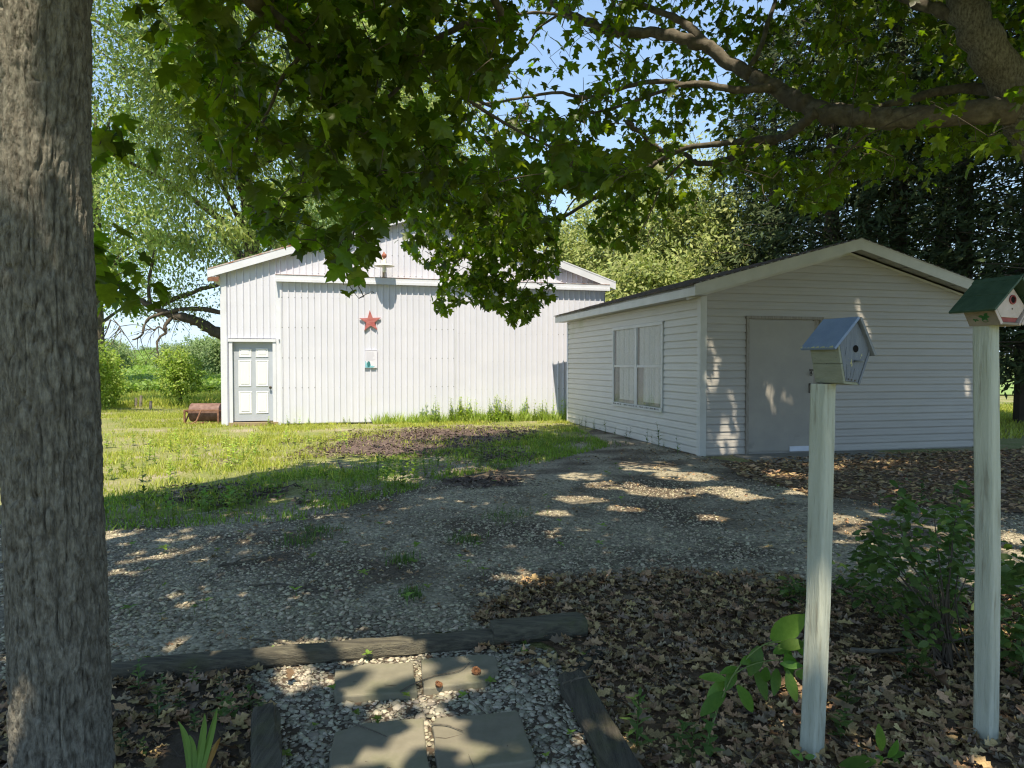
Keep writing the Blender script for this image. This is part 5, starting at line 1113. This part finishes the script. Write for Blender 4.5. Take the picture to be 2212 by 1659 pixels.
for k, (lab, x, y, s_, yaw, tl) in enumerate((('large tan curled leaf standing by the foot of the leaning post', 1850, 1568, .15, .6, .5), ('yellow brown oak leaf on white gravel beside the timber block', 1500 * .0 + 1352 - 15, 1426, .10, 2.4, .15), ('orange brown curled leaf heap by the right hand post', 2056, 1500, .15, 1.2, .7),
                                              ('brown crumpled leaf against the mossy long timber', 622, 1474, .075, .2, .3), ('pale brown leaf on bare soil by the iris', 478, 1625, .12, 2.9, .2), ('broad tan leaf at the bottom of the frame beside the stone path', 1735, 1655, .13, 1.9, .5))):
    g = gnd(x, y, .03); tv, tf = leaf_dead(40 + k); me = mesh_np('fallen_leaf', tv, tf); o = link('fallen_leaf', me, M('tan dead leaf', (.20, .135, .08), (.15, .10, .06), 14, .75, rnd=.2))
    o.location = (g[0], g[1], .045); o.scale = (s_, s_, s_); o.rotation_euler = (tl, .3, yaw); tag(o, lab, 'fallen leaf')
# fine twigs lying over litter and gravel
def litter_twigs(parent, poly, n, r):
    q_ = sample_poly(poly, n); q_ = q_[view_clip(q_)]; b = MB()
    for x, y in q_:
        a = RNG.uniform(0, 6.28); L = RNG.uniform(.04, .17); d_ = np.array([math.cos(a), math.sin(a), RNG.normal(0, .08)]); p = np.array([x, y, RNG.uniform(.012, .05)]); bd = RNG.normal(0, .018, 3)
        b.tube([p, p + d_ * L * .5 + bd, p + d_ * L], [r, r * .9, r * .5], 4, cap=False)
    b.build('twig_litter', twig_m, parent)['kind'] = 'stuff'
litter_twigs(leaf_bed, bed_poly, 700, .0022); litter_twigs(gravel_lot, lot_poly, 500, .002); litter_twigs(planting_bed, lbed_poly, 160, .002); litter_twigs(path, path_poly, 60, .0016)
# dark mulch patches
for (lab_, pl, n) in (('mulch_patch', [(620, 985), (700, 955), (760, 938), (880, 926), (1000, 921), (1140, 926), (1180, 940), (1110, 962), (1020, 982), (880, 992), (720, 992)], 7500), ('mulch_patch', [(330, 1080), (400, 1058), (520, 1050), (620, 1060), (600, 1085), (460, 1098)], 1700),
                      ('mulch_patch', [(950, 1042), (1020, 1030), (1120, 1035), (1130, 1052), (1010, 1058)], 700), ('mulch_patch', [(1000, 985), (1080, 975), (1180, 985), (1120, 1000), (1030, 1000)], 700)):
    pp = G2(pl); c_ = np.mean(pp, 0); big_ = [c_ + (np.asarray(p) - c_) * 1.45 for p in pp]; o = sheet(lab_, rough_poly([c_ + (np.asarray(p) - c_) * .8 for p in pp], .16, .22, n), .010, mulch_m); tag(o, kind='structure')
    def ragged(q_, pp=pp, c_=c_):
        a = inpoly(q_[:, 0], q_[:, 1], pp); nn = vnoise(q_[:, 0] * 2.6, q_[:, 1] * 2.6, 51) * .6 + vnoise(q_[:, 0] * 7, q_[:, 1] * 7, 52) * .4
        return RNG.random(len(q_)) < np.where(a, np.clip((nn - .15) * 3.4, .15, 1), np.clip((nn - .52) * 2.2, 0, .5))
    dead(o, big_, int(n * 2), .04, .085, 0, .03, mulch_m, ragged)
# grass
def grass(name, poly, n, h0, h1, w, m, dens=None, bend=.35, zf=True):
    q_ = sample_poly(poly, n); q_ = q_[view_clip(q_, margin=320)]
    if dens is not None: q_ = q_[RNG.random(len(q_)) < dens(q_)]
    N = len(q_); H = RNG.uniform(h0, h1, N); P = np.concatenate([q_, terrain(q_[:, 0], q_[:, 1])[:, None]], 1)
    yaw = RNG.uniform(0, 6.2832, N); zax = np.stack([RNG.normal(0, .28, N), RNG.normal(0, .28, N), np.ones(N)], 1); hd = np.stack([np.cos(yaw), np.sin(yaw), np.zeros(N)], 1)
    z_ = zax / np.linalg.norm(zax, axis=1, keepdims=True); y_ = hd - (hd * z_).sum(1, keepdims=True) * z_; y_ /= np.linalg.norm(y_, axis=1, keepdims=True); Rm = np.stack([np.cross(y_, z_), y_, z_], 2)
    o = scatter(name, blade(1.0, bend), P, Rm, np.stack([w * RNG.uniform(.6, 1.4, N), H, H], 1), m); return o
lawn_poly = G2([(-260, 1135), (215, 1115), (420, 1105), (620, 1080), (760, 1035), (930, 1000), (1130, 985), (1240, 950), (1245, 912), (900, 913), (480, 917), (470, 900), (470, 866), (-100, 858)])
clumpy = lambda q_: np.clip((vnoise(q_[:, 0] * 1.6, q_[:, 1] * 1.6, 31) * .6 + vnoise(q_[:, 0] * 5, q_[:, 1] * 5, 32) * .4 - .30) * 3.2, .06, 1) * (1 - .9 * np.clip((vnoise(q_[:, 0] * .8 + 3, q_[:, 1] * 1.0, 35) - .60) * 8, 0, 1))
band_poly = G2([(-260, 1060), (215, 1050), (420, 1035), (620, 1010), (760, 975), (930, 960), (1000, 1000), (760, 1060), (620, 1100), (215, 1140), (-260, 1150)])
thin_poly = G2([(700, 985), (760, 950), (900, 927), (1100, 922), (1250, 930), (1260, 1000), (800, 1030)])
grass('lawn_grass', lawn_poly, 190000, .035, .11, .006, grass_m, lambda q_: clumpy(q_) * np.where(inpoly(q_[:, 0], q_[:, 1], thin_poly), .3, 1) * np.where(inpoly(q_[:, 0], q_[:, 1], band_poly), .45, 1))
fr_poly = G2([(215, 1150), (420, 1140), (660, 1125), (860, 1070), (1000, 1030), (1180, 1000), (1320, 965), (1245, 925), (1000, 970), (760, 1000), (420, 1060), (215, 1075)])
grass('sparse_grass', fr_poly, 34000, .03, .10, .005, weed_m, lambda q_: clumpy(q_) * .8)
tufts = [(1090, 1118, 45), (1010, 1560 - 390, 25), (870, 1215, 22), (690, 1150, 40), (640, 1175, 35), (980, 985, 70), (1180, 955, 70), (1130, 945, 60), (1300, 960, 40), (890, 1290, 18), (1060, 1010, 40)]
tp = []
for x, y, r_ in tufts:
    c = gnd(x, y)[:2]; rr_ = r_ * c[1] / F; n = int(110 + 420 * rr_ ** 1.5); a = RNG.normal(0, 1, (n, 2)) * rr_ * .75 + c; tp.append(a)
tp = np.concatenate(tp); lo = tp.min(0); N = len(tp)
yaw = RNG.uniform(0, 6.2832, N); Rm = np.stack([np.stack([np.cos(yaw), np.sin(yaw), 0 * yaw], 1), np.stack([-np.sin(yaw), np.cos(yaw), 0 * yaw], 1), np.stack([0 * yaw, 0 * yaw, 1 + 0 * yaw], 1)], 2); H = RNG.uniform(.03, .09, N)
scatter('grass_tufts', blade(1.0, .4), np.concatenate([tp, np.zeros((N, 1))], 1), Rm, np.stack([.0035 * RNG.uniform(.6, 1.4, N), H, H], 1), shrub_m)
back_poly = [at(120, 800, 24)[:2], at(480, 800, 24)[:2], at(480, 800, 33)[:2], at(120, 800, 33)[:2]]
grass('rough_grass', back_poly, 14000, .10, .30, .014, grass_m, lambda q_: np.clip(vnoise(q_[:, 0], q_[:, 1], 41) * 1.6 - .2, .1, 1))
rp = [at(2130, 800, 14)[:2], at(2330, 800, 14)[:2], at(2330, 800, 26)[:2], at(2130, 800, 26)[:2]]
grass('back_lawn_grass', rp, 7000, .05, .14, .012, grass_m)
def crop(name, x0, x1, Y0, Y1, row, n, h, m, w):
    Y = Y0 + (Y1 - Y0) * RNG.random(n) ** 1.4; px = RNG.uniform(x0, x1, n); X = (px - 1106) / F * Y; X = np.round(X / row) * row + RNG.normal(0, row * .16, n)
    P = np.stack([X, Y, terrain(X, Y) + h * RNG.uniform(.2, 1, n)], 1); hd = np.stack([RNG.normal(0, 1, n), RNG.normal(0, 1, n), RNG.normal(.1, .5, n)], 1)
    return scatter(name, leaf_quad(w), P, frames(hd, RNG.normal(0, .5, (n, 3)) + [0, 0, 1]), h * .55 * RNG.uniform(.6, 1.4, n), m)
crop('bean_plants', 190, 490, 33, 93, .76, 26000, .42, crop_m, .3)
crop('corn_plants', 190, 490, 98, 240, .9, 20000, 1.3, crop_m, .14)
ws_ = [tuple((BM @ Vector((u_, v_, 0)))[:2]) for u_, v_ in ((3.6, -.05), (9.8, -.05), (9.8, -.5), (3.6, -.4))]
grass('weedy_strip_grass', ws_, 5200, .08, .34, .009, sunweed_m, lambda q_: np.clip(vnoise(q_[:, 0] * 2.2, q_[:, 1] * 2.2, 61) * 2 - .55, .05, 1))
# weeds
def weed_mesh(kind, seed):
    rr = random.Random(seed); V = []; Fs = []
    def put(tm, p, yaw, pitch, s, wide=1):
        tv, tf = tm; b_ = len(V); A = Matrix.Translation(p) @ Matrix.Rotation(yaw, 4, 'Z') @ Matrix.Rotation(pitch, 4, 'X')
        for v in tv: V.append(tuple(A @ Vector((v[0] * s * wide, v[1] * s, v[2] * s))))
        Fs.extend(tuple(int(b_ + i) for i in f) for f in tf)
    h = {'tall': .55, 'seedling': .07, 'leafy': .26, 'willow': .34}[kind] * rr.uniform(.8, 1.2); lx, ly = rr.uniform(-.12, .12) * h, rr.uniform(-.12, .12) * h
    k = {'tall': 16, 'seedling': 5, 'leafy': 14, 'willow': 22}[kind]
    w_ = h * .012 + .0008
    for i in range(4):
        b_ = len(V)
        for t in (i / 4, (i + 1) / 4):
            for j in range(3): a = j * 2.094; V.append((lx * t * t + w_ * math.cos(a) * (1.2 - t), ly * t * t + w_ * math.sin(a) * (1.2 - t), h * t))
        for j in range(3): Fs.extend([(b_ + j, b_ + (j + 1) % 3, b_ + 3 + (j + 1) % 3), (b_ + j, b_ + 3 + (j + 1) % 3, b_ + 3 + j)])
    for i in range(k):
        t = (i + .6) / k; a = i * 2.4 + rr.uniform(-.3, .3); s = {'tall': .13 * (1 - t * .55), 'seedling': .045, 'leafy': .085 * (1 - .4 * t), 'willow': .085 * (1 - .45 * t)}[kind] * rr.uniform(.8, 1.2)
        put(leaf_oval({'tall': .20, 'seedling': .34, 'leafy': .30, 'willow': .17}[kind], .2, 2), Vector((lx * t * t, ly * t * t, h * (t * .9 + .1 if kind != 'seedling' else .8))), a, rr.uniform(.1, .8), s)
    return mesh_np('weed', V, Fs)
def weeds(name, kind, spots, m, label, cat, group, smin=.7, smax=1.3, variants=4, seed=1):
    ms = []
    for k in range(variants): me = weed_mesh(kind, seed * 10 + k); me.materials.append(m); ms.append(me)
    for i, (x, y) in enumerate(spots):
        o = bpy.data.objects.new(name, ms[i % variants]); COL.objects.link(o); s = RNG.uniform(smin, smax); o.location = (x, y, float(terrain(x, y)) + .003); o.scale = (s, s, s * RNG.uniform(.85, 1.15)); o.rotation_euler = (0, 0, RNG.uniform(0, 6.28)); tag(o, label, cat, group)
wl = []
for k in range(130):
    u_ = RNG.choice([RNG.uniform(4.6, 9.7), RNG.uniform(5.5, 9.7)]); v_ = BM @ Vector((u_, -.16 - abs(RNG.normal(0, .14)), 0)); wl.append((v_.x, v_.y))
weeds('tall_weed', 'tall', wl, sunweed_m, 'tall sunlit weed growing along the foot of the white sliding doors', 'weed', 'tall weeds along the barn doors', .5, 1.25, 5)
wl = []
for k in range(14): v_ = BM @ Vector((RNG.uniform(.1, 4.4), -.12 - abs(RNG.normal(0, .1)), 0)); wl.append((v_.x, v_.y))
weeds('short_weed', 'leafy', wl, sunweed_m, 'short weed at the foot of the barn near the grey walk door', 'weed', 'short weeds at the barn foot', .4, .9, 3, 2)
SMx = Matrix.Translation(Vector(S0)) @ Matrix.Rotation(A_S, 4, 'Z'); wl = []
for k in range(15): v_ = SMx @ Vector((-.10 - abs(RNG.normal(0, .07)), RNG.uniform(.3, 6.7), 0)); wl.append((v_.x, v_.y))
weeds('wall_weed', 'tall', wl, shrub_m, 'thin weed growing against the window wall of the grey shed', 'weed', 'weeds along the shed wall', .3, .8, 3, 3)
pts = [(820, 1145), (1085, 1120), (880, 1310), (630, 1160), (340, 1195), (318, 1240), (375, 1130), (960, 1010), (1100, 1003), (1130, 1008), (1060, 1000), (1680, 1055), (1185, 1100), (690, 1160), (285, 1190), (560, 1090), (1330, 1010), (1360, 1030), (1250, 1000), (900, 1190), (470, 1200), (520, 1160), (745, 1190), (640, 1290), (1210, 1190), (1010, 1230), (420, 1330), (330, 1440), (590, 1420), (1300, 1150)]
weeds('gravel_weed', 'seedling', [tuple(gnd(x, y)[:2]) for x, y in pts] + [tuple(q_) for q_ in sample_poly(G2([(240, 1110), (900, 1040), (1350, 1010), (1400, 1180), (900, 1330), (240, 1380)]), 34)], weed_m, 'small green weed sprouting from the grey gravel lot', 'weed', 'seedlings in the gravel lot', .5, 1.1, 4, 4)
pts = [(795, 1432), (680, 1580), (620, 1655), (770, 1560), (1000, 1520), (1060, 1492), (1130, 1420), (1133, 1405), (1260, 1428), (1275, 1415), (1245, 1560), (1232, 1600), (1180, 1650), (1215, 1500), (880, 1520), (640, 1440), (815, 1575), (720, 1500), (1285, 1555)]
weeds('path_weed', 'seedling', [tuple(gnd(x, y)[:2]) for x, y in pts], weed_m, 'tiny bright seedling among the pale stones of the path', 'weed', 'seedlings in the path', .35, .8, 4, 5)
weeds('lawn_weed', 'leafy', [tuple(q_) for q_ in sample_poly(G2([(225, 1060), (420, 1045), (700, 985), (820, 960), (560, 950), (230, 960)]), 70)], sunweed_m, 'ankle high leafy weed standing in the sunny lawn', 'weed', 'weeds standing in the lawn', .5, 1.25, 5, 6)
weeds('shade_weed', 'leafy', [tuple(q_) for q_ in sample_poly(G2([(225, 1110), (420, 1085), (700, 1040), (1150, 975), (1230, 945), (1000, 1020), (700, 1110), (230, 1140)]), 100)], weed_m, 'small leafy weed at the shaded edge of the gravel', 'weed', 'weeds along the shaded lawn edge', .5, 1.25, 4, 7)
weeds('bed_plant', 'leafy', [tuple(gnd(x, y)[:2]) for x, y in ((420, 1490), (475, 1500), (540, 1540), (560, 1570), (390, 1540), (420, 1585), (500, 1560), (345, 1510), (480, 1570), (300, 1500), (310, 1640), (260, 1630), (340, 1560))], shrub_m, 'dark low leafy plant in the soil bed between trunk and timber', 'plant', 'low plants in the soil bed', .3, .6, 4, 8)
weeds('bed_sapling', 'willow', [tuple(gnd(x, y)[:2]) for x, y in ((1375, 1640),)], shrub_m, 'upright willow leaved plant beside the dark split timber', 'plant', None, .85, .9, 1, 9)
weeds('litter_weed', 'leafy', [tuple(gnd(x, y)[:2]) for x, y in ((1960, 1480), (1990, 1470), (1830, 1540), (1815, 1600), (1495, 1650), (1470, 1640), (1530, 1655), (2010, 1485), (1945, 1150), (1760, 1120), (1990, 1090), (2060, 1080), (1900, 1100))], shrub_m, 'green leafy weed poking out of the dead leaves', 'weed', 'weeds in the dead leaf bed', .5, 1.0, 4, 11)
# broad leaved plants: every leaf a part
LO = leaf_oval(.24, .25, 5)
def broad_plant(name, label, base, stems, leaves, m, parent_cat='plant'):
    base = np.array(base); t = empty(name, label, parent_cat, tuple(base))
    b = MB()
    for s_, r_ in stems: S_ = spline([np.array(p) - base for p in s_], 5); b.tube(S_, np.linspace(r_, r_ * .5, len(S_)), 6, cap=False)
    b.build('stem', M('pale green stem', (.14, .20, .06), (.11, .16, .05), 8, .6), t, smooth=True)
    Ps, Hs, Ns, Ss = [], [], [], []
    for p, tip, wide in leaves:
        d_ = np.array(tip) - np.array(p); Ps.append(p); Hs.append(d_); Ns.append(np.array([-.2, -.75, .7]) + RNG.normal(0, .22, 3)); L = np.linalg.norm(d_); Ss.append((L * wide, L, L * .7))
    pieces('leaf', [LO], np.array(Ps), frames(np.array(Hs), np.array(Ns)), np.array(Ss), m, t); return t
Zp = 2.72
c3 = lambda cx, cy, Z=Zp: at(1474.6 + cx * .3768, 1033.9 + cy * .3768, Z)
base = c3(115, 1560, 2.62); base[2] = 0
lv = [((510, 925), (685, 800), 1), ((560, 960), (700, 940), 1.1), ((690, 930), (805, 1040), .9), ((440, 960), (390, 1130), 1.1), ((520, 1000), (640, 945), 1), ((410, 1090), (500, 1265), .95), ((590, 1000), (650, 1115), 1.0), ((600, 1100), (650, 1280), .8), ((650, 1110), (760, 1140), .8), ((540, 1090), (530, 1230), .8), ((480, 1080), (470, 1180), .9),
      ((245, 1225), (100, 1345), .9), ((240, 1160), (150, 1250), .9), ((300, 1090), (255, 1205), .95), ((310, 1185), (425, 1345), .8), ((250, 1150), (100, 1125), .8), ((320, 1085), (225, 1105), .7), ((330, 1060), (410, 1020), .7), ((650, 960), (715, 1020), .8), ((560, 1060), (690, 1075), .8), ((620, 990), (590, 1150), .9)]
broad_plant('broad_leaved_weed', 'broad leaved green weed leaning across the foot of the leaning post', base, [([base, c3(180, 1380), c3(245, 1215), c3(330, 1070), c3(470, 950), c3(600, 930)], .0045), ([c3(245, 1215), c3(300, 1120), c3(420, 1060), c3(560, 1040), c3(640, 1080)], .003), ([c3(470, 950), c3(560, 960), c3(690, 940)], .0025)],
            [(c3(*a, Zp + RNG.uniform(-.06, .06)), c3(*b_, Zp + RNG.uniform(-.10, .05)), w_) for a, b_, w_ in lv], poke_m)
base = c3(1110, 1660, 2.5); base[2] = 0
lv = [((1140, 1560), (1130, 1425), .7), ((1180, 1590), (1270, 1570), 1), ((1110, 1620), (880, 1640), .9), ((1150, 1600), (1060, 1655), 1), ((1200, 1590), (1260, 1660), .8), ((1090, 1610), (960, 1600), .8), ((1180, 1600), (1240, 1520), .8), ((700, 1600), (760, 1590), 1.1), ((690, 1610), (640, 1560), .9)]
broad_plant('low_broad_weed', 'low bright broad leaved weed at the bottom of the frame between the posts', base, [([base, c3(1130, 1620, 2.5), c3(1200, 1585, 2.5)], .003)], [(c3(*a, 2.5 + RNG.uniform(-.04, .04)), c3(*b_, 2.5 + RNG.uniform(-.06, .04)), w_) for a, b_, w_ in lv], poke_m)
# iris fan
ib = gnd(420, 1690); iris = empty('iris_plant', 'iris fan of pale green blades with one brown blade beside the trunk', 'plant', (ib[0], ib[1], 0))
for (x0, y0, x1, y1, w_, m_) in ((412, 1690, 384, 1560, .017, iris_m), (420, 1690, 441, 1543, .015, iris_m), (428, 1690, 468, 1530, .014, iris_m), (433, 1690, 475, 1594, .012, iris_brown), (416, 1690, 408, 1590, .012, iris_m)):
    a = at(x0, y0, ib[1]) ; a[2] = 0; c = at(x1, y1, ib[1] - .02 + RNG.uniform(-.05, .05)); b = MB(); vs = []
    for k in range(9):
        t = k / 8; p = a + (c - a) * t + np.array([0, .02 * math.sin(t * 3), .015 * math.sin(t * 3.1)]) - ib; ww = w_ * (1 - t ** 3) * (.8 + .4 * t); vs += [p + [-ww, .004, 0], p + [0, -.003, 0], p + [ww, .004, 0]]
    b.add(vs, [(3 * k + j, 3 * k + j + 1, 3 * k + j + 4, 3 * k + j + 3) for k in range(8) for j in (0, 1)]).build('blade', m_, iris)
# shrubs beside the right post
def shrub(label, poly, Y0, Y1, base_px, n, nobj, size, seed):
    base = gnd(*base_px); base[2] = 0; t = empty('leafy_shrub', label, 'shrub', tuple(base)); C = centers(poly, n, Y0, Y1); C = C[C[:, 2] > .03]
    b = MB(); k = 0
    for i in range(0, len(C), 5):
        c = C[i] - base; S_ = spline([np.array([RNG.normal(0, .05), RNG.normal(0, .05), 0]), np.array([c[0] * .35, c[1] * .35, c[2] * .6]), c], 4); b.tube(S_, np.linspace(.006, .002, len(S_)), 5, cap=False)
    b.build('stems', twig_m, t)['kind'] = 'stuff'
    per = 7; N = len(C) * per; cc = np.repeat(C, per, 0); off = RNG.normal(0, .035, (N, 3)); P = cc + off; yaw = RNG.uniform(0, 6.28, N)
    hd = np.stack([np.cos(yaw), np.sin(yaw), RNG.uniform(-.5, .3, N)], 1); nm = np.stack([RNG.normal(0, .45, N), RNG.normal(-.25, .45, N), np.ones(N)], 1); S = size * RNG.uniform(.6, 1.3, N); P[:, 2] = np.maximum(P[:, 2], .02)
    mk = split_largest(P, S, nobj); L3 = leaf_oval(.30, .2, 3); S3 = np.stack([S, S, S], 1)
    pieces('leaf', [L3], P[mk], frames(hd, nm)[mk], S3[mk], shrub_m, t); scatter('foliage', L3, P[~mk] - base, frames(hd, nm)[~mk], S3[~mk], shrub_m, t)
shrub('loose green shrub with many stems between the two bird house posts', [(1800, 1230), (1850, 1190), (1930, 1130), (1935, 1040), (1960, 1050), (1975, 1120), (2040, 1090), (2030, 1050), (2100, 1045), (2105, 1150), (2107, 1380), (2060, 1400), (2000, 1390), (1940, 1330), (1880, 1300), (1810, 1270)], 3.25, 4.1, (2040, 1450), 190, 300, .052, 1)
shrub('dense green shrub at the frame edge past the right post', [(2150, 1200), (2180, 1170), (2330, 1150), (2400, 1480), (2200, 1470), (2160, 1400)], 2.9, 3.6, (2230, 1500), 130, 200, .055, 2)
shrub('low green sprout of leaves just left of the leaning post', [(1690, 1270), (1740, 1255), (1740, 1290), (1700, 1295)], 4.2, 4.4, (1715, 1298), 12, 60, .045, 3)
